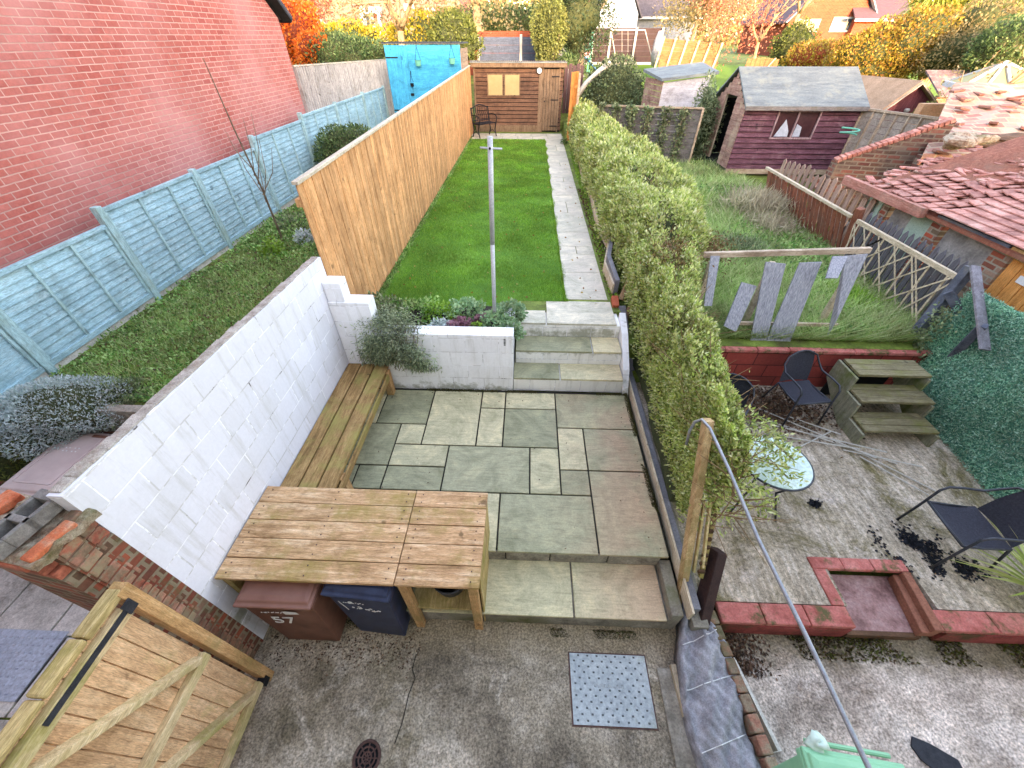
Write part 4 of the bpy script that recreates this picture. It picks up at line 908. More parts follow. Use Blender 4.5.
for x in (-1.72,-1.02):
    f = MB(); f.box(x-.04,YS-.03,2.42,x+.62,YS-.004,2.46); f.box(x-.04,YS-.03,3.12,x+.62,YS-.004,3.16); f.box(x-.04,YS-.03,2.461,x,YS-.004,3.119); f.box(x+.58,YS-.03,2.461,x+.62,YS-.004,3.119)
    fo = f.build('window', M['sheddoor'], sh); MB().box(x+.001,YS-.02,2.461,x+.579,YS-.008,3.119).build('blind', M['blind'], fo)
b = MB(); b.beam(((sx0+sx1)/2,YS-.15,3.52),((sx0+sx1)/2,YS+2.5,3.40),sx1-sx0+.2,.04); b.build('roof', M['felt'], sh)
b = MB()
for k in range(46): b.tube([(sx0-.08+k*.084,YS-.16,3.56),(sx0-.08+k*.084,YS+2.5,3.43)],.02,5)
b.build('roof_ribs', M['greywood'], sh)
MB().box(sx0-.08,YS-.13,3.36,sx1+.1,YS-.1,3.50).build('fascia', M['sheddoor'], sh, bevel=.004)
ck = thing('wall_clock', 'round pale garden clock fixed high on the brown shed front', 'clock', (.37,YS-.05,3.26))
MB().tube([(.37,YS-.07,3.26),(.37,YS-.03,3.26)],.12,20).build('case', M['iron'], ck)
MB().tube([(.37,YS-.078,3.26),(.37,YS-.071,3.26)],.095,20).build('face', M['paper'], ck)
b = MB(); b.beam((.37,YS-.082,3.26),(.37,YS-.082,3.33),.01,.004,up=(0,1,0)); b.beam((.37,YS-.082,3.26),(.42,YS-.082,3.25),.01,.004,up=(0,1,0)); b.build('hands', M['iron'], ck)
ib = thing('iron_bench', 'small black ornate cast iron seat by the brown shed and tan fence', 'bench', (-1.85,19.0,CL+.012), rz=R(40))
ib.scale = (1.15,1.15,1.1)
for s in (-1,1):
    b = MB(); b.tube([(s*.36,-.24,0),(s*.36,-.16,.22),(s*.36,-.22,.42)],.02,6); b.tube([(s*.36,.20,0),(s*.36,.12,.22),(s*.36,.18,.42),(s*.36,.26,.90)],.02,6); b.tube([(s*.36,-.24,.42),(s*.36,.18,.42)],.02,6)
    b.tube([(s*.36,.22,.66),(s*.37,.0,.69),(s*.37,-.22,.66),(s*.37,-.26,.58),(s*.36,-.22,.42)],.018,6); b.tube([(s*.36,-.15,.12),(s*.36,0,.20),(s*.36,.12,.12)],.012,5); b.build('end_frame', M['iron'], ib, True)
b = MB()
for k in range(6): b.box(-.36,-.22+k*.072,.42,.36,-.175+k*.072,.44)
b.build('seat', M['iron'], ib, True, bevel=.003)
b = MB()
for k in range(9):
    x = -.32+k*.08; b.tube([(x,.19,.46),(x+.03,.215,.62),(x-.02,.24,.76),(x,.26,.90)],.009,5)
b.tube([(-.36,.25,.86),(-.18,.27,.93),(0,.275,.97),(.18,.27,.93),(.36,.25,.86)],.018,6); b.tube([(-.36,.20,.5),(.36,.20,.5)],.012,5); b.build('back', M['iron'], ib, True)
og = thing('orange_gate', 'narrow orange timber gate panel standing open beside the brown shed', 'gate', (1.6,18.2,CL))
b = MB()
for k in range(5): b.beam((1.55+k*.05,17.95+k*.1,CL+.05),(1.55+k*.05,17.95+k*.1,3.33),.11,.02,up=(.45,.9,0))
b.build('boards', M['orangewood'], og); b = MB(); b.beam((1.80,18.0,CL),(1.80,18.0,3.3),.08,.06); b.build('stile', M['palewood'], og)
for z0 in (1.5,2.9): MB().beam((1.60,17.99,z0),(1.83,18.4,z0),.03,.09).build('ledge', M['orangewood'], og)
mound('dark little plant in a pot by the orange gate foot', 1.38,17.6,.13,.2,300,'hedgedark',.07,z=CL, group=None, name='potted_plant')

# ------------------------------------------------------------------ boundary between path and hedge
be = thing('border_edging', 'low timber boards wrapped in grey membrane running between path and hedge', 'edging', (1.6,10,CL))
pts = [(1.42,5.75),(1.40,6.6),(1.62,7.6),(1.55,9.0),(1.66,11),(1.62,13),(1.72,15),(1.66,17.6)]
b = MB(); b2 = MB()
for p, q in zip(pts, pts[1:]):
    b.beam((p[0],p[1],1.24),(q[0],q[1],1.24),.03,.20); b2.beam((p[0]+.05,p[1],1.26),(q[0]+.05,q[1],1.30),.07,.30)
b.build('boards', M['palewoody'], be); b2.build('membrane', M['fabricd'], be)
n = 2200; y = 5.6+12*rng.random(n)**1.3; P = np.stack([1.38+rng.random(n)*.12+.012*(y-5.6),y,np.full(n,CL)],1)
tag(leaves('path_edge_weeds', P, rng.normal(size=(n,3))*.6+np.array([0,0,.5]), .07*rng.uniform(.4,1.3,n), .03, M['lime'], kind='stuff'), 'weeds and moss in the strip between path and edging boards', 'weeds', kind='stuff')
n = 1200; P = np.stack([1.40+rng.random(n)*.12,5.6+6*rng.random(n)**1.3,np.full(n,CL+.02)],1)
tag(leaves('border_leaf_litter', P, rng.normal(size=(n,3))*[1,1,.2], .05, .03, M['deadleaf'], kind='stuff'), 'brown leaf litter in the narrow strip beside the path', 'leaves', kind='stuff')
tag(MB().beam((1.42,5.35,CL),(1.42,5.55,CL+.06),.10,.10).build('edging_brick', surf('terracotta brick',['a04a30','b86044'],9), bevel=.008), 'single terracotta brick at the top corner of the steps', 'brick')
pb = thing('patio_edging', 'thin weathered board and grey membrane strip along the right side of the patio', 'edging', (1.56,3,P0))
b = MB(); b.beam((1.555,1.25,.44),(1.545,4.35,P0+.03),.02,.16); b.build('board', M['palewoody'], pb)
b = MB(); b.beam((1.61,1.3,.40),(1.60,4.6,P0+.0),.07,.16); b.beam((1.62,4.6,P0),(1.5,5.4,1.10),.10,.25); b.build('membrane', M['fabricd'], pb)
MB().box(1.60,1.2,0,1.74,5.4,.33).build('boundary_footing', M['conc'], kind='structure')
# leaning post, lower post, trellis, steel rail
lp = thing('leaning_post', 'tall leaning softwood post poking out of the hedge with the steel rail on top', 'post', (1.62,1.9,.2))
MB().beam((1.585,1.42,.12),(1.50,2.19,2.0),.07,.075).build('post', wood('pale leaning stake',['8c6c48','bc9a70','d8bc94'],'z',.1,'7c7444',(.5,.66)), lp, bevel=.006)
tag(MB().beam((1.66,1.14,.08),(1.85,1.72,.75),.10,.14,up=(0,1,0)).build('dark_stump_board', surf('dark brown board',['2c1c1c','46302c'],8), bevel=.008), 'dark brown board end propped beside the grey weed membrane', 'board')
trl = thing('broken_trellis', 'broken mossy trellis offcut with toothed edge leaning in the hedge end', 'trellis', (1.75,1.7,.4))
b = MB(); b.beam((1.70,1.55,.55),(1.83,2.0,1.05),.035,.05); b.beam((1.60,1.62,.5),(1.64,2.0,1.1),.03,.05); b.build('stiles', M['mossy'], trl, bevel=.003)
b = MB()
for k in range(9): b.box(1.66+k*.016,1.56+k*.05,.60+k*.055,1.72+k*.014,1.585+k*.05,.64+k*.055)
b.build('teeth', wood('dark slat ends',['4a3424','6c5038'],'x',.1), trl, bevel=.003)
b = MB()
for k in range(3): b.beam((1.60+k*.05,1.60,.45+.1*k),(1.63+k*.05,1.98,1.15),.02,.045)
b.build('slats', M['gaterail'], trl, bevel=.003)
rl = thing('steel_rail', 'long grey steel rail running from the leaning post towards the house', 'rail', (1.5,1.2,2.0))
b = MB(); b.tube([(1.40,2.16,1.72),(1.395,2.19,1.86),(1.41,2.20,1.96),(1.445,2.18,2.01),(1.47,2.08,2.02),(1.475,1.7,2.015),(1.47,1.2,2.0),(1.49,.7,2.0),(1.50,.2,2.0),(1.50,-.28,2.0)],.012,10); b.build('tube', M['pipe'], rl, smooth=True)
# brick edging kerb and draped membrane
ek = thing('brick_kerb', 'thin low kerb of old brick ends between the membrane and next door yard', 'kerb', (1.8,.7,0))
b = MB()
for k in range(12):
    y0 = 1.62-k*.125; b.beam((1.80+.013*k,y0,.13),(1.812+.013*k,y0-.115,.13),.085,.26)
b.build('bricks', surf('weathered brick ends',['5c3a30','9c6a58','8c7c68','6c4a3c'],9,bump=.8,isl=.2,stain='4c4a2c'), ek, bevel=.01)
def drape(u, v):
    y = 1.46-1.36*u; wd = .12+.36*min(1,u*3.0)*(1-.15*u); x = 1.65+.02*u+(v-.5)*wd-.10*u*0+.03*math.sin(u*7)
    z = .30-.07*abs(v-.5)*2-.05*u+.022*math.sin(u*19+v*4)+.018*math.sin(v*13+u*5)+.014*math.sin(u*40+v*22)+.008*math.sin(u*75-v*30)+.02*max(0,math.sin(v*9+u*3))**4
    return (x, y, z)
dm = thing('weed_membrane', 'crumpled grey woven weed membrane draped over the kerb beside the yard', 'fabric', (1.66,.8,0))
MB().grid(drape, 60, 24, .22).build('cloth', M['fabric'], dm, smooth=True)
b = MB()
for u0 in (.28,.52,.80):
    pp = [Vector(drape(u0-.10*v,v))+Vector((0,0,.005)) for v in np.linspace(0.03,.97,12)]; b.tube(pp,.004,5)
b.build('white_threads', M['mark'], dm)
lt = thing('timber_offcut', 'pale weathered timber offcut lying by the grey membrane in the yard', 'offcut', (1.38,.8,0))
MB().beam((1.42,.97,.06),(1.44,.52,.05),.05,.05).build('piece', M['palewoody'], lt, bevel=.004)
MB().beam((1.44,.50,.05),(1.56,.48,.05),.04,.04).build('end', M['palewoody'], lt, bevel=.004)
bt = thing('metal_channel', 'pale metal channel leaning on the next door side of the brick kerb', 'channel', (1.95,.75,0))
b = MB(); b.beam((1.94,1.02,.12),(2.07,.42,.10),.02,.10); b.beam((1.97,1.02,.05),(2.10,.42,.05),.08,.02); b.build('channel', M['concpale'], bt)
tag(MB().prism([(1.74,.20,.02),(2.0,.25,.02),(1.98,.38,.02),(1.80,.40,.02)],(0,0,.12)).build('stone_lump', M['conc'], bevel=.02), 'mossy stone at the lower end of the brick kerb', 'stone')

# ------------------------------------------------------------------ hedge
def hw(y):   # right edge of hedge
    return float(np.interp(y,[1.5,2.2,3.2,4.4,6,8.5,11,14,19],[1.80,1.88,2.02,2.2,2.75,3.3,3.2,2.95,2.7]))
def ht(y): return float(np.interp(y,[1.5,1.9,2.6,4,7,10,19],[1.15,1.75,1.9,1.95,2.15,2.2,2.25]))
hg = thing('privet_hedge', 'long overgrown green hedge running between the two gardens', 'hedge', (2.1,8,.5))
n = 190000; t_ = rng.random(n); y = 2.05+17.2*t_**1.9; hwv = np.interp(y,[1.5,2.2,3.2,4.4,6,8.5,11,14,19],[1.80,1.88,2.02,2.2,2.75,3.3,3.2,2.95,2.7])
htv = np.interp(y,[1.5,1.9,2.6,4,7,10,19],[1.15,1.75,1.9,1.95,2.15,2.2,2.25]); base = np.interp(y,[1.5,4.6,5.2,19],[.75,.85,1.25,1.3])
a = rng.uniform(0, math.pi, n); cxx = (1.60+hwv)/2; wx = (hwv-1.60)/2
px_ = np.sign(np.cos(a))*np.abs(np.cos(a))**.55; pz_ = np.abs(np.sin(a))**.6
Q = np.stack([px_*1.2,y*1.0,pz_*1.2],1); lump = .22*vnoise(Q,1.7,21)+.12*vnoise(Q,6.0,22)+.07*vnoise(Q,14,23)
dep = 1+lump*1.6-.22*rng.random(n)**1.3
x = cxx+wx*px_*dep; z = base+(htv-base)*pz_*dep
P = np.stack([x,y+rng.normal(size=n)*.02,z],1); D = np.stack([px_*.8,0*y,pz_*.8+.25],1)+rng.normal(size=(n,3))*.6
ls = (.036+.0042*(y-1.6))*rng.uniform(.6,1.3,n); keep = rng.random(n) < np.where(lump < -.09, .45, 1.); P = P[keep]; D = D[keep]; ls = ls[keep]; leaves('leaves', P, D, ls, ls*.48, M['hedgeL'], hg)
n = 26000; y2 = 2.0+16*rng.random(n)**1.8; a2 = rng.uniform(.3,2.85,n); cl = rng.integers(0,420,n); rs_ = np.random.default_rng(5); cy = 2.0+16*rs_.random(420)**1.8; ca_ = rs_.uniform(.1,3.0,420); y2 = cy[cl]+rng.normal(size=n)*.06; a2 = ca_[cl]+rng.normal(size=n)*.06; hw2 = np.interp(y2,[1.5,2.2,3.2,4.4,6,8.5,11,14,19],[1.80,1.88,2.02,2.2,2.75,3.3,3.2,2.95,2.7]); ht2 = np.interp(y2,[1.5,1.9,2.6,4,7,10,19],[1.15,1.75,1.9,1.95,2.15,2.2,2.25]); out = 1.0+.11*rng.random(n)
P2 = np.stack([(1.6+hw2)/2+(hw2-1.6)/2*np.sign(np.cos(a2))*np.abs(np.cos(a2))**.55*out, y2, .95+(ht2-.95)*np.abs(np.sin(a2))**.6*out],1); P2[:,0] = np.maximum(P2[:,0],1.56); l2 = (.04+.004*(y2-1.6))*rng.uniform(.6,1.3,n); leaves('new_shoots', P2, rng.normal(size=(n,3))*.5+np.array([0,0,.8]), l2, l2*.45, M['hedgeL'], hg)
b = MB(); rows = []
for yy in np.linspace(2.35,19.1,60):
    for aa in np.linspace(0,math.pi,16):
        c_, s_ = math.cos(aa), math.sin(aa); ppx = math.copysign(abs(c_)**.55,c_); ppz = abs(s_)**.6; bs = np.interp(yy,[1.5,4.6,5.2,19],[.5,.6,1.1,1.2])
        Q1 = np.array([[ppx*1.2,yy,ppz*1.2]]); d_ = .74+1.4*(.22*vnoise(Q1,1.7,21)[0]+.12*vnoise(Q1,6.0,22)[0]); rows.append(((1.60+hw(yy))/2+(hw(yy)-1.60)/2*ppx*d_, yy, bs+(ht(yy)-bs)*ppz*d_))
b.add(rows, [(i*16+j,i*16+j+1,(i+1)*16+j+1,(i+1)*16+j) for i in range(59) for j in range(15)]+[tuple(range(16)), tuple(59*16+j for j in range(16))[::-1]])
b.build('branch_core', M['core'], hg, smooth=True)  # solid dark hull standing in for the shaded inside of the hedge
n = 2600; P3 = np.concatenate([np.stack([rng.normal(cx3,.16,n//2),rng.normal(cy3,.22,n//2),rng.normal(cz3,.10,n//2)],1) for cx3,cy3,cz3 in ((2.0,5.3,1.98),(2.75,5.9,1.9))]); leaves('brown_patch', P3, rng.normal(size=P3.shape)+np.array([0,0,.4]), .05, .022, leafmat('browned leaves', ['6c4c34', '8c6c48', '5c5030', 'a08c5c'], .2), hg)
b = MB()
for k in range(320):
    yy = 1.7+8*random.random()**1.6; aa = random.uniform(.4,2.7); xx = (1.6+hw(yy))/2+(hw(yy)-1.6)/2*math.cos(aa)*.9; z0 = .9+(ht(yy)-.9)*abs(math.sin(aa))**.6*.9
    d = Vector((random.gauss(0,.3),random.gauss(0,.3)-.1,random.uniform(.2,.6))); b.tube([(xx,yy,z0),Vector((xx,yy,z0))+d*.35,Vector((xx,yy,z0))+d*.6],.006,4,r2=.002)
for p in ((1.52,5.5,1.2),(1.56,5.2,1.0)): b.tube([p,Vector(p)+Vector((.1,.15,.25)),Vector(p)+Vector((.3,.3,.5))],.05,7,r2=.03)
b.build('twigs', surf('bleached twigs',['6c5238','94785a'],12), hg)
# near end: lower ragged sprays over the trellis and the table
n = 2200; P = np.stack([rng.normal(1.76,.13,n),rng.normal(2.1,.22,n),rng.normal(1.35,.22,n)],1); k = (P[:,2] > .75) & (P[:,0] > 1.5) & (P[:,1] > 1.75); P = P[k]; n = len(P)
leaves('end_sprays', P, rng.normal(size=(n,3))+np.array([0,-.5,0]), .045*rng.uniform(.6,1.4,n), .019, M['hedgeL'], hg)
sprs = []; b = MB()
for (x0,y0,z0,x1,y1,z1) in ((2.1,2.5,1.4,2.75,2.5,1.12),(2.1,2.4,1.3,2.65,2.32,1.05),(2.15,2.7,1.5,2.7,2.62,1.12),(2.1,2.2,1.1,2.45,2.1,.8)):
    b.tube([(x0,y0,z0),((x0+x1)/2,(y0+y1)/2,(z0+z1)/2+.12),(x1,y1,z1)],.006,4)
    m = 190; f = rng.random(m)[:,None]**.8; sprs.append(np.array([x0,y0,z0])*(1-f)+np.array([x1,y1,z1])*f+rng.normal(size=(m,3))*.055+np.array([0,0,.1])*(1-(2*f-1)**2))
P = np.concatenate(sprs); leaves('overhanging_sprays', P, rng.normal(size=P.shape)+np.array([.5,0,.3]), .06*rng.uniform(.6,1.3,len(P)), .024, M['hedgeL'], hg); b.build('overhanging_twigs', M['bark'], hg)

# ------------------------------------------------------------------ next door: deck, kerb, red wall, steps
DZ = .25
b = MB(); x = 1.76; k = 0
while x < 6.1:
    y0 = 1.46; 
    if 3.12 < x < 3.95: y0 = 1.86
    b.box(x,y0,DZ-.05,x+.138,4.62,DZ+random.uniform(-.0015,.0015)); x += .1395
b.build('deck', M['deck'], kind='structure')
MB().box(1.76,1.9,.0,6.1,4.6,DZ-.055).build('deck_base', M['black'], kind='structure')
kb = thing('red_kerb', 'low kerb of flaking pink painted bricks with a sunken step notch, along the decking', 'kerb', (3.4,1.35,0))
b = MB()
def kerbrun(x0,x1,y0,y1,n):
    for i in range(n): b.box(x0+(x1-x0)*i/n+.004,y0,DZ-.04,x0+(x1-x0)*(i+1)/n-.004,y1,DZ+.02+random.uniform(-.004,.004))
kerbrun(1.90,3.12,1.27,1.45,3); kerbrun(3.90,5.9,1.27,1.45,4); 
b.box(3.00,1.455,DZ-.04,3.12,1.80,DZ+.02); b.box(3.00,1.80,DZ-.04,3.32,1.92,DZ+.021); b.box(3.325,1.80,DZ-.04,3.62,1.92,DZ+.018); b.box(3.625,1.80,DZ-.04,3.96,1.92,DZ+.02)
b.build('coping', M['redtop'], kb, bevel=.012)
b = MB(); b.box(1.90,1.262,0,3.10,1.44,DZ-.041); b.box(3.95,1.262,0,5.9,1.44,DZ-.041); b.build('front_face', surf('red face',['5c2420','8c3c38','a04c48'],5,bump=.7,stain='3c3c1c',stain_lo=.5,stain_hi=.62), kb)
b = MB(); b.prism([(3.74,1.27,.102),(3.895,1.27,.102),(3.955,1.795,.102),(3.83,1.795,.102)],(0,0,.10)); b.prism([(3.81,1.27,.203),(3.895,1.27,.203),(3.955,1.795,.203),(3.88,1.795,.203)],(0,0,.07)); b.build('notch_side', surf('brown brick',['7c4838','9c6450'],6,bump=.6), kb, bevel=.008)
MB().box(3.10,1.30,.02,3.90,1.815,.10).build('notch_floor', surf('pinkish worn floor',['5c3c38','9c7470','b49490'],5,bump=.6), kb)
MB().box(3.12,1.26,.0,3.80,1.298,.10).build('notch_face', surf('dark brown face',['4c3424','6c4c38'],5,bump=.6), kb)
rw = thing('red_retaining_wall', 'brick red painted retaining wall at the back of the decking', 'wall', (4.3,4.65,0))
MB().box(2.0,4.62,0,6.15,4.80,.88).build('wall', M['redwall'], rw)
b = MB()
for k in range(9): b.box(2.0+k*.46,4.60,.885,2.0+k*.46+.452,4.82,.945+random.uniform(-.006,.006))
b.build('coping', M['redtop'], rw, bevel=.012)
ws = thing('timber_steps', 'three green mossy timber treads on side stringers beside the green screening', 'steps', (4.9,3.9,DZ))
for (y0,y1,z) in ((3.50,3.86,.49),(3.80,4.16,.73),(4.07,4.42,.96)):
    for q in range(3): 
        w_ = (y1-y0)/3; MB().box(4.46,y0+q*w_+.003,z-.035,5.40,y0+(q+1)*w_-.003,z+random.uniform(-.002,.002)).build('tread_board', M['stepwood'], ws, bevel=.004)
for xx in (4.42,5.36):
    MB().prism([(xx,3.46,DZ),(xx,3.46,.45),(xx,3.77,.45),(xx,3.77,.69),(xx,4.04,.69),(xx,4.04,.92),(xx,4.45,.92),(xx,4.45,.60),(xx,3.86,DZ)],(.035,0,0)).build('stringer', wood('grey green stringer',['6c6a58','8a8874','a09e88'],'z',.1,'5d6a28',(.45,.6)), ws, bevel=.004)
MB().box(4.5,4.44,DZ,5.3,4.47,.9).build('back_board', M['black'], ws)
# rough grass beyond
def rz(x,y): return .95+.02*(y-4.7)
n = 52000; x = rng.uniform(2.2,6.3,n); y = 4.85+9.5*rng.random(n)**1.5; f = vnoise(np.stack([x,y,0*x],1),1.6,31)
P = np.stack([x,y,.95+.02*(y-4.7)],1); H = np.clip(.19+.16*f,.05,.45)*rng.uniform(.5,1.4,n)
tag(blades('rough_grass', P, H, (.012+.0015*(y-4.8))[:,None], 1.0, M['grassrough'], kind='stuff'), 'long unkempt grass filling the next door garden', 'grass', kind='stuff')
n = 16000; x = rng.uniform(2.3,6.2,n); y = 4.9+7*rng.random(n)**1.3; P = np.stack([x,y,1.0+.02*(y-4.7)+rng.random(n)*.12],1); k = vnoise(P,1.5,12) > -.05; P = P[k]; n = len(P)
tag(leaves('broad_weeds', P, rng.normal(size=(n,3))*.6+np.array([0,0,.6]), .08*rng.uniform(.5,1.3,n), .04, M['weeds'], kind='stuff'), 'broad leafed weeds among the next door grass', 'weeds', kind='stuff')
for (x,y,r,h,m,l,nn) in ((5.55,10.0,.7,.75,'drygrass','bleached brown dead shrub beside the red brown paling',2600),(5.35,5.9,.35,.35,'lime','bright green grassy clump at the foot of the lattice fence',1500),(4.0,10.8,.8,.45,'grassrough','mounded grass clump in the middle of the rough garden',3000),(4.3,7.8,.5,.4,'ivy','grey green weed clump in the rough grass',1800),(5.4,8.9,.5,.5,'drygrass','straw coloured grass tuft in front of the paling',1500)):
    t = thing('weed_clump', l, 'plant', (x,y,rz(x,y))); q = np.stack([x+rng.normal(size=nn)*r*.45,y+rng.normal(size=nn)*r*.45,rz(x,y)+rng.random(nn)*h*.5],1)
    leaves('stalks', q, rng.normal(size=(nn,3))*.6+np.array([0,0,1.0]), h*.5*rng.uniform(.3,1,nn), .018, M[m], t)
tag(MB().lathe((5.05,5.28,.97),[(.26,0),(.28,.03),(.24,.05),(.1,.06)],16).build('stepping_stone', M['stone']), 'flat pinkish stone lying in the grass above the timber steps', 'stone')
# frame with hanging strips
fr = thing('trellis_screen', 'bleached timber rail frame with grey cladding strips hanging crookedly above the red wall', 'frame', (3.4,4.85,.95))
FZ = 1.98; FY = 5.1
A = at(708,255,FY); B = at(870,250,FY)
MB().beam(A+Vector((-.05,0,0)),B,.06,.07).build('top_rail', M['palewood'], fr, bevel=.004)
A2 = at(735,323,FY-.15); B2 = at(838,325,FY-.15); MB().beam(A2,B2,.04,.05).build('lower_rail', M['palewood'], fr, bevel=.004)
for px_a, px_b in (((773,262),(742,325)),((712,262),(700,330)),((862,255),(828,335))):
    pa = at(*px_a,FY+.04); pbm = Vector((pa.x,FY+.04,.9)); MB().beam(pbm,pa,.07,.07).build('post', M['palewoody'], fr, bevel=.004)
def strip(pts, tname='cladding_strip', y=FY-.08, y2=FY-.30):
    (a,b_,c_,d_) = pts; q = [at(*a,y),at(*b_,y),at(*c_,y2),at(*d_,y2)]; nrm = (q[1]-q[0]).cross(q[2]-q[1]).normalized()*.02; MB().prism(q,nrm).build(tname, M['slatblue'], fr)
for pts in (((711,256),(720,256),(712,306),(704,306)),((742,282),(757,286),(736,332),(724,326)),((766,262),(786,264),(764,350),(749,348)),((800,263),(822,262),(788,347),(764,347)),((833,256),(848,256),(838,278),(826,278)),((846,256),(868,254),(836,322),(828,336))): strip(pts)
# chairs
def make_chair(label, loc, rz_):
    t = thing('garden_chair', label, 'chair', loc, rz_, group='grey metal garden chairs on the decking')
    for s in (-1,1):
        MB().tube([(s*.27,-.27,0),(s*.265,-.25,.3),(s*.265,-.235,.60),(s*.27,-.18,.655),(s*.27,-.05,.66),(s*.265,.14,.65),(s*.25,.23,.72),(s*.2,.27,.82),(s*.08,.29,.88),(0,.293,.89)],.0125,8).build('arm_frame', M['tube'], t, True, smooth=True)
        MB().tube([(s*.23,.30,0),(s*.225,.24,.22),(s*.22,.19,.42)],.0125,8).build('rear_leg', M['tube'], t, True, smooth=True)
        MB().tube([(s*.24,-.25,.425),(s*.235,-.05,.41),(s*.22,.20,.41)],.012,8).build('seat_rail', M['tube'], t, True, smooth=True)
    MB().tube([(-.24,-.25,.425),(.24,-.25,.425)],.0125,8).build('front_rail', M['tube'], t, True, smooth=True)
    MB().grid(lambda u,v: ((u-.5)*.46,-.25+.44*v,.43-.03*math.sin(v*3.1)+.004),8,10,.008).build('seat', M['mesh'], t, True)
    MB().grid(lambda u,v: ((u-.5)*(.42-.12*v**3),.20+.09*v+.03*math.sin(u*3.14),.43+.44*v),10,10,.006).build('backrest', M['mesh'], t, True)
    return t
ca = make_chair('grey metal armchair with dark mesh seat standing against the red wall', (3.84,4.05,DZ), R(8))
cbb = copy_thing(ca, (4.50,2.10,DZ), R(266), 'grey metal armchair at the right edge of the decking near the spiky plant')
cc_ = copy_thing(ca, (2.52,3.55,DZ), R(-40), 'grey metal armchair half hidden by the hedge behind the round table')
rt = thing('round_table', 'small round frosted glass table half under the hedge sprays', 'table', (2.68,2.6,DZ))
MB().lathe((2.68,2.6,.955),[(.345,0),(.35,.008),(.345,.012),(.0001,.012)],36).build('glass_top', M['glass_top'], rt)
MB().tube([(2.68+.352*math.cos(a),2.6+.352*math.sin(a),.958) for a in np.linspace(0,2*math.pi,37)],.012,8).build('rim', M['tube'], rt, smooth=True)
for k in range(4):
    a = .6+k*math.pi/2; MB().tube([(2.68+.33*math.cos(a),2.6+.33*math.sin(a),.95),(2.68+.18*math.cos(a),2.6+.18*math.sin(a),.6),(2.68+.34*math.cos(a),2.6+.34*math.sin(a),DZ)],.012,8).build('leg', M['tube'], rt, smooth=True)
# airer remains and debris
ar = thing('collapsed_airer', 'collapsed tangle of thin grey rods lying on the decking by the timber steps', 'airer', (3.9,3.4,DZ))
b = MB()
for (x0,y0,x1,y1) in ((3.35,3.9,4.75,3.15),(3.5,3.75,4.7,3.3),(3.3,3.6,4.4,3.35),(3.6,3.35,4.2,3.65),(3.4,4.1,4.5,3.2),(4.4,3.3,4.95,2.75),(4.35,3.25,4.8,2.7),(3.75,3.95,4.3,3.6),(4.2,3.35,5.0,3.1)): b.tube([(x0,y0,DZ+.03),(x1,y1,DZ+random.uniform(.02,.07))],.009,5)
b.build('rods', M['concpost'], ar)
n = 2600; P = np.stack([rng.normal(3.6,.45,n),rng.normal(4.1,.25,n),np.full(n,DZ+.015)+rng.random(n)*.03],1); P = P[(P[:,1] < 4.58) & (P[:,0] > 2.3)]; n = len(P)
tag(leaves('deck_leaf_litter', P, rng.normal(size=(n,3))*[1,1,.25], .045, .028, M['deadleaf'], kind='stuff'), 'dark leaf litter gathered below the red wall', 'leaves', kind='stuff')
n = 1500; P = np.concatenate([np.stack([4.16+rng.normal(size=n)*.13,2.06+rng.normal(size=n)*.10,np.full(n,DZ+.006)+rng.random(n)*.006],1),np.stack([4.46+rng.normal(size=500)*.14,1.86+rng.normal(size=500)*.05,np.full(500,DZ+.008)],1)]); P = P[vnoise(P*8,1.3,4) > -.10]+rng.normal(size=(len(P[vnoise(P*8,1.3,4) > -.10]),3))*[.02,.02,0]; n = len(P)
tag(leaves('dark_debris', P, rng.normal(size=(n,3))*[1,1,.05], .035, .03, surf('charcoal debris',['14151b','24262e'],20), kind='stuff'), 'charcoal dark patch of debris under the right hand chair', 'debris', kind='stuff')
n = 260; P = np.stack([rng.normal(3.42,.03,n),rng.normal(2.55,.02,n),np.full(n,DZ+.012)],1)
tag(leaves('small_dark_debris', P, rng.normal(size=(n,3))*[1,1,.15], .03, .02, surf('charcoal bits',['14151b','24262e'],20), kind='stuff'), 'small dark patch of debris in the middle of the decking', 'debris', kind='stuff')
n = 5200; P = np.stack([rng.uniform(1.95,6,n),1.27-.20*rng.random(n)**1.7,np.full(n,.008)],1); k = vnoise(P,4,8) > -.15; P = P[k]; n = len(P)
tag(leaves('kerb_foot_moss', P, rng.normal(size=(n,3))*.7+np.array([0,0,.4]), .028, .02, leafmat('moss and leaf crumbs',['3c4418','5a5a20','4c3a24','2c2418'],.1), kind='stuff'), 'moss and leaf crumbs along the foot of the pink kerb', 'moss', kind='stuff')
n = 900; P = np.stack([rng.normal(2.05,.12,n),1.27-.35*rng.random(n),np.full(n,.01)],1)
tag(leaves('kerb_corner_leaves', P, rng.normal(size=(n,3))*[1,1,.25], .035, .022, M['deadleaf'], kind='stuff'), 'brown leaves heaped in the corner by the brick kerb', 'leaves', kind='stuff')
n = 700; P = np.stack([rng.uniform(-2.35,-.9,n),rng.normal(1.02,.10,n),np.full(n,.008)],1)
tag(leaves('yard_leaf_litter', P, rng.normal(size=(n,3))*[1,1,.25], .022, .014, M['deadleaf'], kind='stuff'), 'dark crumbs and leaves on the yard in front of the bins', 'leaves', kind='stuff')
sl_ = thing('broken_slate', 'broken dark slate piece lying on the pale concrete next door', 'slate', (3.36,.44,.004))
MB().prism([(3.22,.50,.005),(3.27,.56,.005),(3.38,.52,.005),(3.53,.43,.005),(3.53,.33,.005),(3.36,.31,.005),(3.24,.42,.005)],(0,0,.015)).build('piece', surf('dark slate',['1e2128','34373f'],20,bump=.5), sl_)
yu = thing('spiky_yucca', 'spiky pale green strap leafed plant at the right edge of the decking', 'plant', (5.0,1.62,DZ))
n = 170; b = MB()
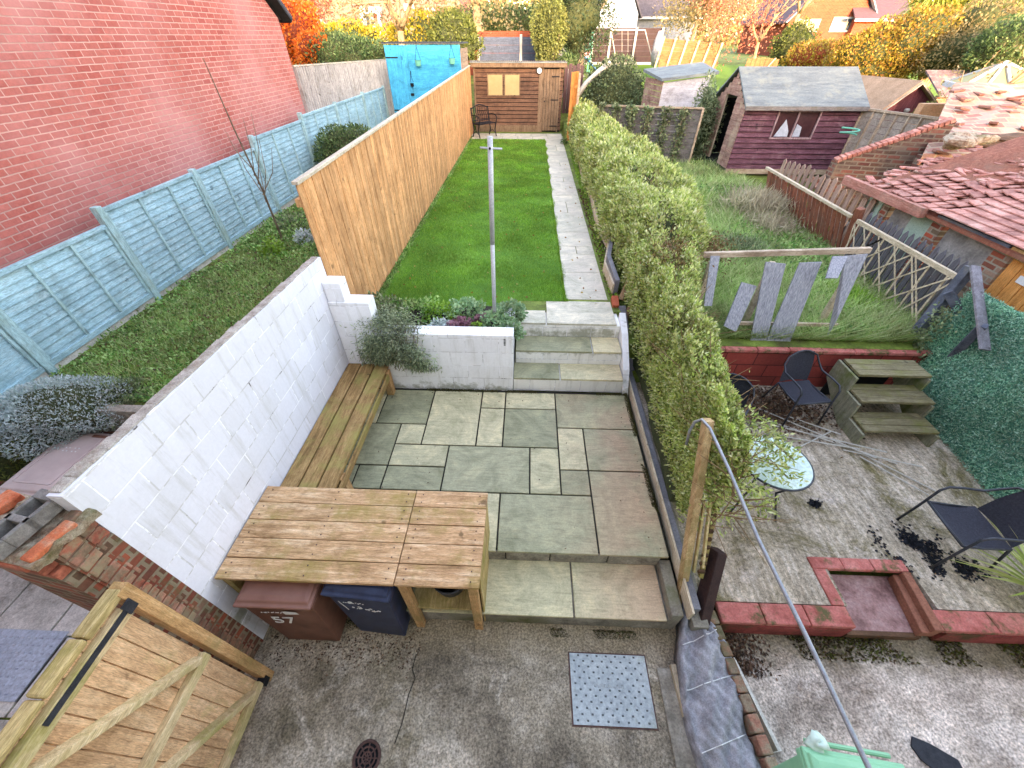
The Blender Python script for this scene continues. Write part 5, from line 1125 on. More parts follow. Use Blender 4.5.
for k in range(n):
    a = random.uniform(0,2*math.pi); e = random.uniform(.1,1.2); L = random.uniform(.45,.85); d = Vector((math.cos(a)*math.cos(e),math.sin(a)*math.cos(e),math.sin(e))); s = d.cross(Vector((0,0,1))).normalized()*.014
    p0 = Vector((5.0,1.62,DZ+.12)); p1 = p0+d*L*.5; p2 = p0+d*L-Vector((0,0,.12*L)); b.add([p0-s*.6,p0+s*.6,p1+s,p1-s,p2],[(0,1,2,3),(3,2,4)])
b.build('blades', M['yucca'], yu); MB().tube([(5.0,1.62,DZ),(5.0,1.62,DZ+.16)],.05,8).build('stem', M['bark'], yu)

# ------------------------------------------------------------------ right boundary
gsn = thing('green_screening', 'dark green artificial leaf screening fence along the right of the decking', 'fence', (5.75,3.3,DZ))
def scr(u,v): y = 1.9+2.95*u; return (5.60+.10*u+.22*v+.03*math.sin(y*4+v*5), y, DZ+(1.60)*v)
MB().grid(scr, 30, 12).build('mesh_backing', M['grnback'], gsn)
n = 46000; u = rng.random(n); v = rng.random(n); y = 1.9+2.95*u; P = np.stack([5.58+.10*u+.22*v+.03*np.sin(y*4+v*5)-rng.random(n)*.04,y,DZ+1.62*v],1)
leaves('leaf_screen', P, rng.normal(size=(n,3))*.9+np.array([-.3,-.2,.6]), .034*rng.uniform(.4,1.5,n), .011, M['grnscreen'], gsn)
b = MB(); P = np.stack([rng.normal(5.66,.03,420),rng.normal(4.72,.09,420),rng.uniform(.5,1.6,420)],1); leaves('ivy_patch', P, rng.normal(size=P.shape)+np.array([-.4,-.2,0]), .06, .03, M['ivy'], gsn)
def tall_post(label, a, b_, w=.10, mat='slate'): 
    t = MB().beam(a,b_,w,w).build('fence_post', M[mat], bevel=.006); tag(t, label, 'post'); return t
tall_post('tall slate grey post at the end of the lattice fence', (5.72,4.93,.9), (5.84,5.02,2.05), .11)
tall_post('second slate grey post standing in front of the green screening', (5.98,4.52,.25), (5.72,4.30,1.62), .09)
tag(MB().beam((5.82,4.98,2.08),at(985,350,4.05),.13,.03,up=(0,-1,.4)).build('loose_plank', M['greywoodz'], bevel=.004), 'pale grey loose plank hanging diagonally from the tall slate post', 'plank')
tag(MB().beam(at(948,292,4.95),at(972,330,4.6),.07,.10).build('slate_bracket', M['slate'], bevel=.005), 'short slate grey timber block beside the loose plank', 'block')
lf = thing('lattice_fence', 'bleached diamond lattice panel over dark picket boards, between paling and tall post', 'fence', (5.9,6.2,1.0))
LX = 5.95; ya, yb_ = 5.12, 7.35
MB().beam((LX-.02,ya,1.83),(LX-.02,yb_,1.83),.05,.07).build('rail', M['palewoody'], lf, bevel=.003); MB().beam((LX-.02,ya,.98),(LX-.02,yb_,1.02),.05,.06).build('rail', M['palewoody'], lf, bevel=.003)
for k in range(7): MB().beam((LX-.04,ya+.15+k*.33,1.0),(LX-.04,ya+.15+k*.33,1.80),.028,.012,up=(1,0,0)).build('upright', M['palewoody'], lf)
b = MB()
for k in range(7):
    y0 = ya-.3+k*.38
    for s in (1,-1):
        p = Vector((LX-.055+.006*s,max(ya,min(yb_,y0 if s > 0 else y0+.75)),1.02 )); q = Vector((p.x,max(ya,min(yb_,p.y+.75*s)),1.80)); b.beam(p,q,.022,.008,up=(1,0,0))
b.build('lattice', M['palewoody'], lf)
b = MB()
for k in range(18): 
    y0 = ya+.02+k*.125; b.prism([(LX+.10,y0,.95),(LX+.10,y0+.085,.95),(LX+.10,y0+.085,1.92),(LX+.10,y0+.042,2.0),(LX+.10,y0,1.92)],(.02,0,0))
b.build('pickets', surf('dark grey pickets',['4c4a50','6a686e'],5,stretch=(9,9,1),bump=.6), lf)
rp = thing('red_paling', 'weathered red brown paling fence panel leaning beside the dead shrub', 'fence', (6.0,9.3,1.0))
b = MB()
for k in range(22):
    y0 = 7.75+k*.148; b.beam((6.22-.01*k*.2,y0,1.02),(5.98,y0+.05,1.80+random.uniform(-.03,.03)),.10,.018,up=(1,0,0))
b.build('pales', M['redpale'], rp, bevel=.002)
b = MB(); b.beam((5.94,7.55,1.84),(5.94,11.0,1.86),.07,.05); b.build('top_rail', M['palewoody'], rp, bevel=.003)
MB().beam((6.2,7.55,1.0),(5.98,7.5,2.0),.11,.11).build('end_post', M['redpale'], rp, bevel=.005)
pk = thing('rear_paling', 'ragged brown picket tops standing behind the red paling', 'fence', (6.5,9.6,1.0))
b = MB()
for k in range(17): 
    y0 = 7.9+k*.21; zt = 2.05+random.uniform(-.08,.08); b.prism([(6.5,y0,1),(6.5,y0+.13,1),(6.5,y0+.13,zt-.05),(6.5,y0+.06,zt),(6.5,y0,zt-.05)],(.02,0,0))
b.build('pickets', surf('bleached brown pickets',['6c5044','a08474','b89c8c'],5,stretch=(9,9,1),bump=.6,isl=.2), pk)

# ------------------------------------------------------------------ ruined outbuilding with tiled roof
ob = thing('tumbledown_outbuilding', 'tumbledown outbuilding with slumping pinkish tiled roof behind the lattice fence', 'outbuilding', (8,6,1))
OX = 6.55
MB().box(OX,3.0,.9,OX+.2,8.6,1.4).build('wall_base', M['render'], ob)
MB().box(OX+.02,5.55,1.4,OX+.06,6.35,2.1).build('render_panel', M['render'], ob); MB().box(OX+.03,6.95,1.4,OX+.06,7.5,2.1).build('render_panel', M['render'], ob)
for (y0,y1) in ((5.25,5.52),(6.40,6.62),(7.55,7.72)): MB().box(OX-.03,y0,1.0,OX+.17,y1,2.14).build('brick_pillar', M['brick'], ob, bevel=.006)
MB().box(OX,6.64,1.4,OX+.05,7.05,2.1).build('mint_board', M['mintboard'], ob); MB().box(OX,7.78,1.4,OX+.05,8.15,2.1).build('pale_board', M['mintboard'], ob)
b = MB()
for k in range(12): b.box(OX-.01,3.2+k*.17,1.2,OX+.03,3.2+k*.17+.162,2.1)
b.build('boarding', M['orangewood'], ob, bevel=.003)
MB().box(OX-.03,4.3,1.86,OX-.012,5.0,1.95).build('white_strip', M['mark'], ob)
b = MB(); b.beam((OX-.06,3.0,2.14),(OX-.06,5.3,2.16),.05,.12); b.build('gutter_board', M['postwood'], ob, bevel=.004)
MB().beam((OX-.06,5.32,2.17),(OX-.06,6.55,2.16),.06,.10).build('dark_fascia', M['slate'], ob, bevel=.004)
b = MB(); b.beam((OX-.18,6.7,2.18),(OX-.20,8.75,2.16),.10,.15); b.build('pink_fascia', M['pinkbeam'], ob, bevel=.008)
# tiles laid course by course on a sagging slope
b = MB(); nc = 17; nr = 46
for i in range(nc):
    for j in range(nr):
        y0 = 2.2+j*.145+(.07 if i % 2 else 0); u = i/nc
        if y0 > 7.0+.9*(u < .3)-.5*(u > .55)*((u-.55)*2): continue
        sag = -.16*math.sin(min(1,max(0,(y0-4)/4))*math.pi)*math.sin(u*3.1)
        x0 = OX-.16+u*2.6; z0 = 2.22+u*1.02+sag
        jit = random.gauss(0,.002) if y0 < 6.4 else random.gauss(0,.018); a = 0 if y0 < 6.4 else random.gauss(0,.09)
        dx, dy, dz = .185, .142, .050
        q = [Vector((x0,y0+jit,z0+.034)),Vector((x0+a*.03,y0+dy+jit,z0+.034+jit)),Vector((x0+dx,y0+dy+jit+a*.1,z0+dz+jit)),Vector((x0+dx,y0+jit+a*.1,z0+dz))]
        b.prism(q,(0,0,.016))
b.build('tiles', M['tiles'], ob)
MB().grid(lambda u,v: (OX-.14+2.6*u, 2.2+6.0*v, 2.17+1.02*u-.16*math.sin(min(1,max(0,(2.2+6*v-4)/4))*math.pi)*math.sin(u*3.1)),14,20,.04).build('roof_boards', M['redpale'], ob)
# heaped bricks and torn edge at the roof's far end
hp = thing('fallen_tiles', 'heap of loose tiles and mossy bricks at the far edge of the slumping roof', 'rubble', (7.2,7.9,2.2))
b = MB()
for k in range(150):
    y0 = random.uniform(6.9,8.6); x0 = OX+random.uniform(0,1.7); z0 = 2.16+.35*(x0-OX)+random.uniform(0,.06); a = random.uniform(0,3.1); d = Vector((math.cos(a),math.sin(a),random.gauss(0,.12)))*.13; b.beam(Vector((x0,y0,z0))-d,Vector((x0,y0,z0))+d,.13,.025)
b.build('tiles', surf('loose tiles',['8c5048','b07468','c08c80','9c8470'],4,isl=.25,bump=.6), hp, bevel=.004)
# sloping brick garden wall and lean-to roof behind
bw_ = thing('sloping_brick_wall', 'old brick garden wall with a slanting broken top rising to the right', 'wall', (8,9.3,1))
A = at(838,162,9.6); B = at(957,121,9.2)
q = [Vector((A.x,A.y,.9)),Vector((B.x,B.y,.9)),B,A]; MB().prism(q,(0,.22,0)).build('wall', M['rubblewall'], bw_)
b = MB()
for k in range(22): p = A.lerp(B,k/22); r_ = A.lerp(B,(k+.9)/22); b.beam(p+Vector((0,.1,.02+random.uniform(-.01,.015))),r_+Vector((0,.1,.02)),.24,.07)
b.build('coping', surf('pinkish coping bricks',['8c4c3c','b87464','c89484'],6,bump=.7,isl=.2), bw_, bevel=.01)
lr = thing('lean_to_roof', 'low pitched rubble brick lean-to with a weathered reddish roof at the right edge', 'outbuilding', (10,10.5,1))
MB().box(7.75,8.9,.9,12.5,9.1,2.55).build('front_wall', M['rubblewall'], lr)
MB().grid(lambda u,v: (7.65+2.3*v+5.0*u, 8.85+3.0*v, 2.60+.88*v+.05*math.sin(u*17)*math.sin(v*9)), 60, 30, .08).build('roof', M['rooftiles'], lr)
b = MB()
for k in range(45):
    v = random.random(); u = random.random()*.7; c0 = Vector((7.65+2.3*v+5.0*u, 8.85+3.0*v, 2.63+.88*v)); a = random.uniform(0,3.1); d = Vector((math.cos(a),math.sin(a),random.gauss(0,.1)))*.12; b.beam(c0-d,c0+d,.14,.04)
b.build('loose_bricks', surf('loose roof bricks',['6c443c','946456','a88470'],5,isl=.3,bump=.7), lr, bevel=.006)
b = MB(); b.box(7.7,8.9,2.40,12.5,8.92,2.52); b.build('fascia', M['pinkbeam'], lr)
tag(core_mesh((8.15,8.7,2.85),(.42,.25,.12),.4,5,1,12).build('roof_slab', M['rubble']), 'mossy stone slab perched at the corner of the lean-to roof', 'stone')
tag(core_mesh((9.3,8.9,2.78),(.55,.22,.14),.4,7,1,12).build('debris_heap', surf('brown debris',['4c3424','7c5840'],6,bump=1)), 'dark brown heap of debris on the lean-to roof', 'debris')
# grey panel fence behind purple shed
pf = thing('lap_panel_fence', 'silvery lap panel fence with battens between the purple and maroon sheds', 'fence', (10.5,13,1.1))
A = at(852,108,13.6); B = at(948,124,11.4); b = MB(); nb = 11
for k in range(nb):
    z0 = 1.1; h_ = A.z-1.1; b.prism([Vector((A.x,A.y-.01*(k%2),z0+h_*k/nb)),Vector((B.x,B.y-.01*(k%2),z0+h_*k/nb)),Vector((B.x,B.y-.01*(k%2),z0+h_*(k+1)/nb-.01)),Vector((A.x,A.y-.01*(k%2),z0+h_*(k+1)/nb-.01))],(0.012,.02,0))
b.build('panels', wood('pale lap boards',['7c7068','a0948a','bcb0a4'],'x',.12,'6c6050',(.5,.66)), pf); b = MB()
for k in range(9): p = A.lerp(B,k/8); b.beam(Vector((p.x,p.y-.04,1.1)),Vector((p.x,p.y-.04,A.z)),.05 if k%3 else .09,.03)
b.beam(Vector((A.x,A.y-.03,A.z+.02)),Vector((B.x,B.y-.03,A.z+.02)),.07,.05); b.build('battens', M['palewood'], pf)
hr = thing('green_hose', 'small coil of turquoise hose lying between the purple shed and panel fence', 'hose', at(847,137,12.2))
c0 = at(847,137,12.2); MB().tube([c0+Vector((.22*math.cos(a),.12*math.sin(a),.05*a/3+.05)) for a in np.linspace(0,9,30)],.02,6).build('coil', M['greenplastic'], hr)
rb = thing('brick_heap', 'heap of broken bricks and planks behind the paling fence', 'rubble', (7.6,11,1.1))
b = MB()
for k in range(130):
    x0 = random.gauss(8.2,.9); y0 = random.gauss(10.9,.6); z0 = 1.15+max(0,.5-.3*abs(x0-8.2))*random.random(); a = random.uniform(0,3.1); d = Vector((math.cos(a),math.sin(a),random.gauss(0,.2)))*.12; b.beam(Vector((x0,y0,z0))-d,Vector((x0,y0,z0))+d,.11,.07)
b.build('bricks', surf('rubble bricks',['7c3c30','a4604c','b48c78','8c7464'],6,isl=.25,bump=.7), rb, bevel=.006)

# ------------------------------------------------------------------ purple shed
ps = thing('purple_shed', 'faded purple timber shed with grey felt roof and an open dark doorway in its gable', 'shed', (7.5,14.4,1.2))
X0, X1, Y0, Y1, ZB, ZE, ZR = 5.98, 9.12, 13.3, 15.5, 1.32, 2.84, 3.56; YR = 14.4
b = MB(); z = ZB; k = 0
while z < ZE-.02: 
    z1 = min(z+.135,ZE)
    for (xa,xb) in ((X0,6.92),(8.06,X1)) if 2.14 < z+.06 < 2.74 else ((X0,X1),): b.prism([(xa,Y0,z),(xa,Y0-.035,z+.004),(xa,Y0-.002,z1-.016),(xa,Y0+.01,z1-.016)],(xb-xa,0,0))
    z = z1
b.build('front_cladding', M['purple'], ps)
MB().box(X0,Y0-.03,ZB-.14,X1,Y0+.02,ZB+.0).build('base_rail', M['palewood'], ps, bevel=.004)
wn = MB(); wn.box(6.90,Y0-.04,2.09,8.08,Y0+.0,2.135); wn.box(6.90,Y0-.04,2.735,8.08,Y0,2.77); wn.box(6.90,Y0-.04,2.136,6.94,Y0,2.734); wn.box(8.04,Y0-.04,2.136,8.08,Y0,2.734); wn.box(7.46,Y0-.04,2.136,7.50,Y0,2.734)
wf = wn.build('window', wood('window frame wood',['5c4448','8c7478','a89498'],'z',.05), ps)
MB().box(6.94,Y0+.005,2.136,8.04,Y0+.015,2.734).build('pane', surf('dim window glass',['2c1c20','4c3034'],3,rough=.15,fine=False,bump=0,spec=.6), wf)
MB().prism([(7.02,Y0-.006,2.15),(7.40,Y0-.006,2.15),(7.38,Y0-.006,2.28),(7.20,Y0-.006,2.56)],(0,.01,0)).build('curtain', surf('pale curtain',['8c96a4','b4bcc8'],8), wf)
MB().prism([(7.53,Y0-.006,2.15),(7.74,Y0-.006,2.15),(7.70,Y0-.006,2.38),(7.55,Y0-.006,2.45)],(0,.01,0)).build('curtain', surf('pale curtain.2',['8c96a4','b4bcc8'],8), wf)
b = MB(); z = ZB
while z < ZR-.05:
    z1 = min(z+.13,ZR)
    def lim(zz): return (Y0 if zz < ZE else Y0+(zz-ZE)/(ZR-ZE)*(YR-Y0), Y1 if zz < ZE else Y1-(zz-ZE)/(ZR-ZE)*(Y1-YR))
    ya1, yb1 = lim(z+.1)
    segs = [(ya1,14.05),(14.85,yb1)] if z < 3.0 else [(ya1,yb1)]
    for (p, q_) in segs:
        if q_ > p: b.prism([(X0-.0,p,z),(X0-.02,p,z),(X0-.004,p,z1),(X0,p,z1)],(0,q_-p,0))
    z = z1
b.build('gable_cladding', M['purpley'], ps)
b = MB(); b.box(X0+.01,14.0,ZB,X0+.05,14.05,3.0); b.box(X0+.01,14.85,ZB,X0+.05,14.9,3.0); b.build('door_frame', M['palewoody'], ps)
b = MB(); b.box(X0+.05,Y0+.03,ZB,X1-.03,Y0+.05,ZE); b.box(X1-.03,Y0+.03,ZB,X1,Y1,ZE); b.box(X0,Y1-.02,ZB,X1,Y1,ZE); b.box(X0,Y0+.03,ZB-.1,X1,Y1,ZB-.01); b.build('shaded_inner_walls', M['black'], ps)  # coloured black for the shaded interior and shade lines between front boards
MB().box(X0+.4,14.1,1.5,X0+.5,14.75,2.7).build('red_cloth', surf('dark red cloth',['5c1c28','8c3444'],5), ps)
for nm, a_, c_ in (('roof_front',Y0-.14,YR),('roof_back',Y1+.14,YR)):
    MB().prism([(X0-.08,a_,ZE-.02),(X0-.08,c_,ZR+.06),(X0-.08,c_,ZR+.10),(X0-.08,a_,ZE+.04)],(X1-X0+.16,0,0)).build(nm, M['felt'], ps)
MB().box(X0-.08,Y0-.17,ZE-.06,X1+.08,Y0-.141,ZE+.03).build('fascia', M['greywood'], ps)
# ivy clad panel fence, small shed, ivy mound
vf = thing('ivy_panel_fence', 'weathered grey panel fence hung with ivy behind the hedge', 'fence', (4,15.3,1.2))
A = at(600,106,16.2); B = at(703,109,14.6); b = MB(); nb = 10
for k in range(nb): b.prism([Vector((A.x,A.y+.01*(k%2),1.1+(A.z-1.1)*k/nb)),Vector((B.x,B.y+.01*(k%2),1.1+(B.z-1.1)*k/nb)),Vector((B.x,B.y,1.1+(B.z-1.1)*(k+.93)/nb)),Vector((A.x,A.y,1.1+(A.z-1.1)*(k+.93)/nb))],(0,.02,0))
b.build('panels', M['greywood'], vf); b = MB()
for k in range(7): p = A.lerp(B,k/6); b.beam(Vector((p.x,p.y-.03,1.1)),Vector((p.x,p.y-.03,p.z+.03)),.06,.04)
b.beam(A+Vector((0,-.02,.02)),B+Vector((0,-.02,.02)),.06,.05); b.build('battens', M['palewood'], vf)
n = 2600; u = rng.random(n); cl = rng.integers(0,6,n)/6+rng.normal(size=n)*.03; P = np.stack([A.x+(B.x-A.x)*np.clip(cl,0,1),A.y+(B.y-A.y)*np.clip(cl,0,1)-.06-rng.random(n)*.1,1.1+(A.z-1.0)*(1-rng.random(n)**1.2)],1); leaves('ivy', P, rng.normal(size=P.shape)+np.array([0,-.6,0]), .09, .06, M['ivy'], vf)
ss = thing('little_leaning_shed', 'little silvery shed with a flat felt roof behind the ivy covered fence', 'shed', (5.2,17.8,1.3))
xa, xm, xb = at(650,80,17.6).x, at(664,80,17).x, at(710,80,17).x
MB().prism([(xm,17,1.2),(xb,17.0,1.2),(xb,17.0,3.28),(xm,17,3.10)],(0,.04,0)).build('front_wall', wood('silver shed boards',['8c8c94','a8a8b0','c0c0c6'],'x',.1), ss)
b = MB(); z = 1.2
while z < 3.1: b.prism([(xm-.01,17.0,z),(xm-.30,18.4,z),(xm-.30,18.4,z+.15),(xm-.01,17.0,z+.15)],(.03,.01,0)); z += .165
b.build('side_wall', M['purpley'], ss)
MB().prism([(xm-.42,18.5,3.32),(xm-.10,16.9,3.14),(xb+.2,16.9,3.34),(xb+.1,18.5,3.52)],(0,0,.08)).build('roof', M['felt'], ss)
im = shrub('ivy_mound', 'dome of dark ivy smothering a small arched shelter behind the hedge end', 'shrub', (3.55,20.5,2.15), (1.5,1.3,1.5), 12000, .10, leafmat('dark ivy leaves', ['2e3c28', '4a5a3c', '66785a', '8a966c'], vari=.7), 'core', .0, .6, .12)
MB().tube([(1.95,20.2,2.35),(2.3,20.2,2.85),(2.8,20.2,3.25),(3.2,20.2,3.50)],.10,8).build('shelter_arch', M['concpost'], im, smooth=True)
sw = shrub('ivy_curtain', 'ragged ivy and bramble curtain between the little shed and purple shed', 'shrub', (5.75,15.6,2.2), (.45,.75,1.25), 5200, .09, 'ivy', 'core', -.2, .5, .5, .5, core_s=.55)
# maroon shed
ms = thing('maroon_shed', 'maroon boarded shed with sunlit tan felt roof beyond the lap panel fence', 'shed', (12,15.5,1.2))
x0, x1, y0, yE = 11.3, 13.0, 15.0, 17.6; A = at(880,112,15); Rg = at(918,84,15); B = at(938,112,15)
MB().prism([(A.x,15,1.2),(B.x,15,1.2),(B.x,15,B.z),(Rg.x,15,Rg.z),(A.x,15,A.z)],(0,.04,0)).build('gable_wall', M['maroon'], ms)
MB().prism([(A.x,15.04,1.2),(A.x,17.4,1.2),(A.x,17.4,A.z-.03),(A.x,15.04,A.z-.03)],(.04,0,0)).build('side_wall', M['purpley'], ms)
MB().prism([A+Vector((-.15,-.12,-.06)),Rg+Vector((0,-.12,.04)),Rg+Vector((-.5,2.6,.04)),A+Vector((-.65,2.6,-.06))],(0,0,.05)).build('roof_slope', M['feltpink'], ms)
MB().prism([B+Vector((.15,-.12,-.06)),B+Vector((-.3,2.6,-.06)),Rg+Vector((-.5,2.6,.04)),Rg+Vector((0,-.12,.04))],(0,0,.05)).build('roof_slope', M['feltpink'], ms)
b = MB(); b.beam(A+Vector((-.17,-.14,-.1)),Rg+Vector((0,-.14,.02)),.025,.11,up=(0,1,0)); b.beam(B+Vector((.17,-.14,-.1)),Rg+Vector((0,-.14,.02)),.025,.11,up=(0,1,0)); b.build('bargeboards', M['palewood'], ms)
for (px,py) in ((893,103),(907,110)):
    p = at(px,py,14.95); MB().lathe(p,[(.06,-.05),(.08,0),(.05,.04)],8).build('wall_ornament', M['concpost'], ms)
shrub('clipped_bush', 'small olive bush at the right corner of the maroon shed', 'shrub', at(927,116,14.2), (.35,.3,.3), 900, .07, 'olive', 'core')
sb = thing('bare_shrub', 'thin bare yellowish shrub between the maroon shed and lean-to roof', 'shrub', at(935,122,12.5)+Vector((0,0,-1)))
b = MB(); p0 = at(935,122,12.5)+Vector((0,0,-1))
tips = []; limbs(b,p0,(0,0,1),1.2,.05,3,.45,tips); b.build('branch_core', M['barkpale'], sb)
P = np.array([t_+Vector(rng.normal(size=3))*.15 for t_ in tips for _ in range(4)]); leaves('leaves', P, rng.normal(size=P.shape), .09, .05, M['palegold'], sb)
# conservatory
cv = thing('conservatory', 'cream roofed conservatory with a pyramid top at the right edge', 'conservatory', (12.5,14,1.2))
C0 = at(965,86,13.5); AP = at(1006,63,14.3); C1 = Vector((C0.x+2.3,13.5,C0.z)); D0 = Vector((C0.x+.75,15.0,C0.z)); D1 = Vector((C1.x+.75,15.0,C0.z))
for q in ((C0,C1,AP),(D0,C0,AP),(C1,D1,AP),(D1,D0,AP)): MB().prism(q,(0,0,-.05)).build('roof_panel', M['cream'], cv)
b = MB()
for q in (C0,C1,D0,D1,(C0+C1)/2,(C0*3+C1)/4): b.beam(q+Vector((0,0,.02)),AP+Vector((0,0,.03)),.06,.05)
b.beam(C0+Vector((-.1,-.1,-.04)),C1+Vector((.1,-.1,-.04)),.10,.12); b.beam(C0+Vector((-.1,-.1,-.04)),D0+Vector((-.1,0,-.04)),.10,.12); b.build('glazing_bars', M['upvc'], cv)
b = MB(); b.box(C0.x,13.5,1.1,C1.x,13.6,2.0); b.box(C0.x+.1,13.6,1.1,C0.x+.2,14.2,2.0); b.build('dwarf_wall', M['brickorange'], cv)
b = MB()
for k in range(4): b.box(C0.x+k*.62,13.5,2.0,C0.x+k*.62+.07,13.58,C0.z-.1)
b.build('frames', M['upvc'], cv); MB().box(C0.x+.05,13.55,2.0,C1.x,13.56,C0.z-.1).build('glazing', M['pane'], cv)
yw = thing('orange_render_wall', 'low sunlit orange buff garden wall beyond the lean-to roof', 'wall', (10.5,12.2,1.1))
MB().prism([at(925,104,12.3),at(1023,104,12.3),Vector((at(1023,104,12.3).x,12.3,1)),Vector((at(925,104,12.3).x,12.3,1))],(0,.2,0)).build('wall', surf('buff render',['b07c58','c49a78'],4), yw)
dgf = thing('mossy_slate_roof', 'long dark weathered outhouse roof below the golden shrubs at the right', 'outbuilding', (16,18.5,1.3))
A = at(925,72,19.5); B = at(1010,72,19.5); MB().prism([Vector((A.x,18.2,A.z-.65)),Vector((B.x,18.2,B.z-.65)),B,A],(0,0,.06)).build('roof', surf('dark mottled roof',['4a3a3c','6c5a5c','8c7c78'],5,bump=.8), dgf); MB().box(A.x,18.3,1.2,B.x,18.4,A.z-.62).build('wall', M['brickx'], dgf)

# ------------------------------------------------------------------ far background
# blue grey panels and little grey shed behind the brown shed
gpf = thing('blue_grey_fence', 'blue grey panel fence with concrete posts behind the brown shed', 'fence', (-1,26,2.1))
A = at(477,34,26); B = at(560,34,26); b = MB(); nb = 7
for k in range(nb): b.box(A.x,26+.012*(k%2),2.1+k*.31,B.x,26.03+.012*(k%2),2.1+k*.31+.30)
b.build('panels', M['greypanel'], gpf)
for px in (478,521,556): MB().box(at(px,40,26).x-.06,25.92,2.0,at(px,40,26).x+.06,26.0,4.36).build('post', M['concpost'], gpf)
ls_ = thing('little_grey_shed', 'little grey pitched shed peeping over the brown shed roof', 'shed', (1.6,24.5,2))
a_, r_, c_ = at(545,76,24.5), at(561,48,24.5), at(582,76,24.5)
MB().prism([Vector((a_.x,24.5,1.9)),Vector((c_.x,24.5,1.9)),c_,r_,a_],(0,1.5,0)).build('body', M['greywoodz'], ls_)
b = MB(); b.beam(a_+Vector((-.1,.7,-.02)),r_+Vector((0,.7,.06)),1.7,.05,up=(-.8,0,.6)); b.beam(c_+Vector((.1,.7,-.02)),r_+Vector((0,.7,.06)),1.7,.05,up=(.8,0,.6)); b.build('roof', M['felt'], ls_)
bwl = thing('far_brick_wall', 'low sunlit orange brick wall beyond the sheds in the middle distance', 'wall', (-3,29,2.5))
MB().box(at(428,30,29).x,29,2.3,at(560,30,29).x,29.25,at(500,31,29).z).build('wall', M['brickorange'], bwl)
hd = shrub('far_clipped_hedge', 'long dark green clipped hedge behind the far brick wall', 'hedge', at(500,22,33)-Vector((0,0,.2)), (5.5,.8,1.0), 9000, .16, 'hedgedark', 'core', .2, .5, .08)
# dark brown fence, white plinth
df = thing('dark_brown_fence', 'dark brown lap fence with white concrete posts around the far lawn', 'fence', (6,32,3))
A = at(588,28,32); B = at(664,28,32); b = MB(); nb = 6; zb = at(620,62,32).z
for k in range(nb): b.box(A.x,32+.012*(k%2),zb+(A.z-zb)*k/nb,B.x,32.03+.012*(k%2),zb+(A.z-zb)*(k+.97)/nb)
b.build('panels', M['brownpanel'], df); MB().box(A.x,31.98,zb-.3,B.x,32.05,zb-.01).build('gravel_boards', M['concpost'], df)
for px in (593,610,635,661): MB().box(at(px,40,32).x-.06,31.9,2.6,at(px,40,32).x+.06,31.97,A.z+.03).build('post', M['concpost'], df)
b = MB(); L0 = [(4.2,22.5),(20,24.5),(24,31.5),(3.4,31.9)]
b.grid(lambda u,v: (3.4+u*19,22.3+v*9.5,gh(10,22.3+v*9.5)+.02),10,8); b.build('far_lawn', surf('sunny lawn',['4a6a1c','6a8c2c'],20,bump=.8), kind='structure')
of = thing('orange_lap_fence', 'sunlit orange lap fence with pale battens beyond the ivy mound', 'fence', (9,27,2.8))
A = at(664,38,27); B = at(722,44,27); b = MB(); nb = 9; zb = at(690,74,27).z
for k in range(nb): b.prism([Vector((A.x,27+.01*(k%2),zb+(A.z-zb)*k/nb)),Vector((B.x,27+.01*(k%2),zb+(B.z-zb)*k/nb)),Vector((B.x,27,zb+(B.z-zb)*(k+.95)/nb)),Vector((A.x,27,zb+(A.z-zb)*(k+.95)/nb))],(0,.02,0))
b.build('panels', M['orangepanel'], of); b = MB()
for k in range(6): p = A.lerp(B,k/5); b.beam(Vector((p.x-.25,26.94,zb-.1)),Vector((p.x,26.94,p.z+.05)),.09,.05)
b.build('battens', M['gaterail'], of)
of2 = thing('garden_parasol', 'tall narrow grey wrapped garden parasol standing by the dark fence', 'parasol', at(654,66,29))
p = at(654,66,29); MB().lathe(p,[(.18,0),(.28,.5),(.24,1.1),(.10,1.5)],10).build('wrapped_canopy', M['fabric'], of2, smooth=True); MB().tube([p-Vector((0,0,.2)),p],.03,6).build('pole', M['iron'], of2)
ef = thing('orange_screen', 'small orange board screen on the far lawn left of the purple shed roof', 'fence', (14,25,2.3)); A = at(748,58,25); b = MB()
for k in range(7): b.box(A.x+k*.22,25,1.9,A.x+k*.22+.2,25.03,A.z+.02-.02*abs(k-3))
b.build('boards', M['orangepanel'], ef); MB().beam((A.x+.1,24.95,1.9),(A.x+1.3,24.95,A.z),.06,.04).build('brace', M['gaterail'], ef)
# climbing frame and slide
cf = thing('climbing_frame', 'teal metal climbing frame with red seat and blue slide beyond the shed', 'climbing frame', (4.0,29,2.7))
pl, pr_ = at(583,25,29), at(594,25,29); gz = gh(4,29)
b = MB()
for p in (pl,pr_):
    for yy in (29,30): b.tube([(p.x,yy,gz),(p.x,yy,p.z)],.045,6)
for zz in (p.z,p.z-.5,p.z-1.0): b.tube([(pl.x,29,zz),(pr_.x,29,zz)],.04,6); b.tube([(pr_.x,29,zz),(pr_.x,30,zz)],.04,6)
b.build('frame', M['greenplastic'], cf); MB().box(pl.x,29.02,pl.z-1.35,pr_.x,29.9,pl.z-1.05).build('red_seat', M['redplastic'], cf)
MB().grid(lambda u,v: (pr_.x-.5+1.3*u, 28.4+.5*v, pl.z-1.3-1.1*u**1.3+.12*abs(v-.5)),10,6,.05).build('slide', M['blueplastic'], cf, smooth=True)
fs2 = thing('swing_frame', 'slim pale swing frame standing in front of the dark brown fence', 'swing', at(620,66,30))
b = MB()
for (a,c) in (((606,66),(611,30)),((617,66),(611,30)),((654,66),(645,30))): b.tube([at(*a,30),at(*c,30)],.03,5)
b.tube([at(611,30,30),at(645,30,30)],.03,5)
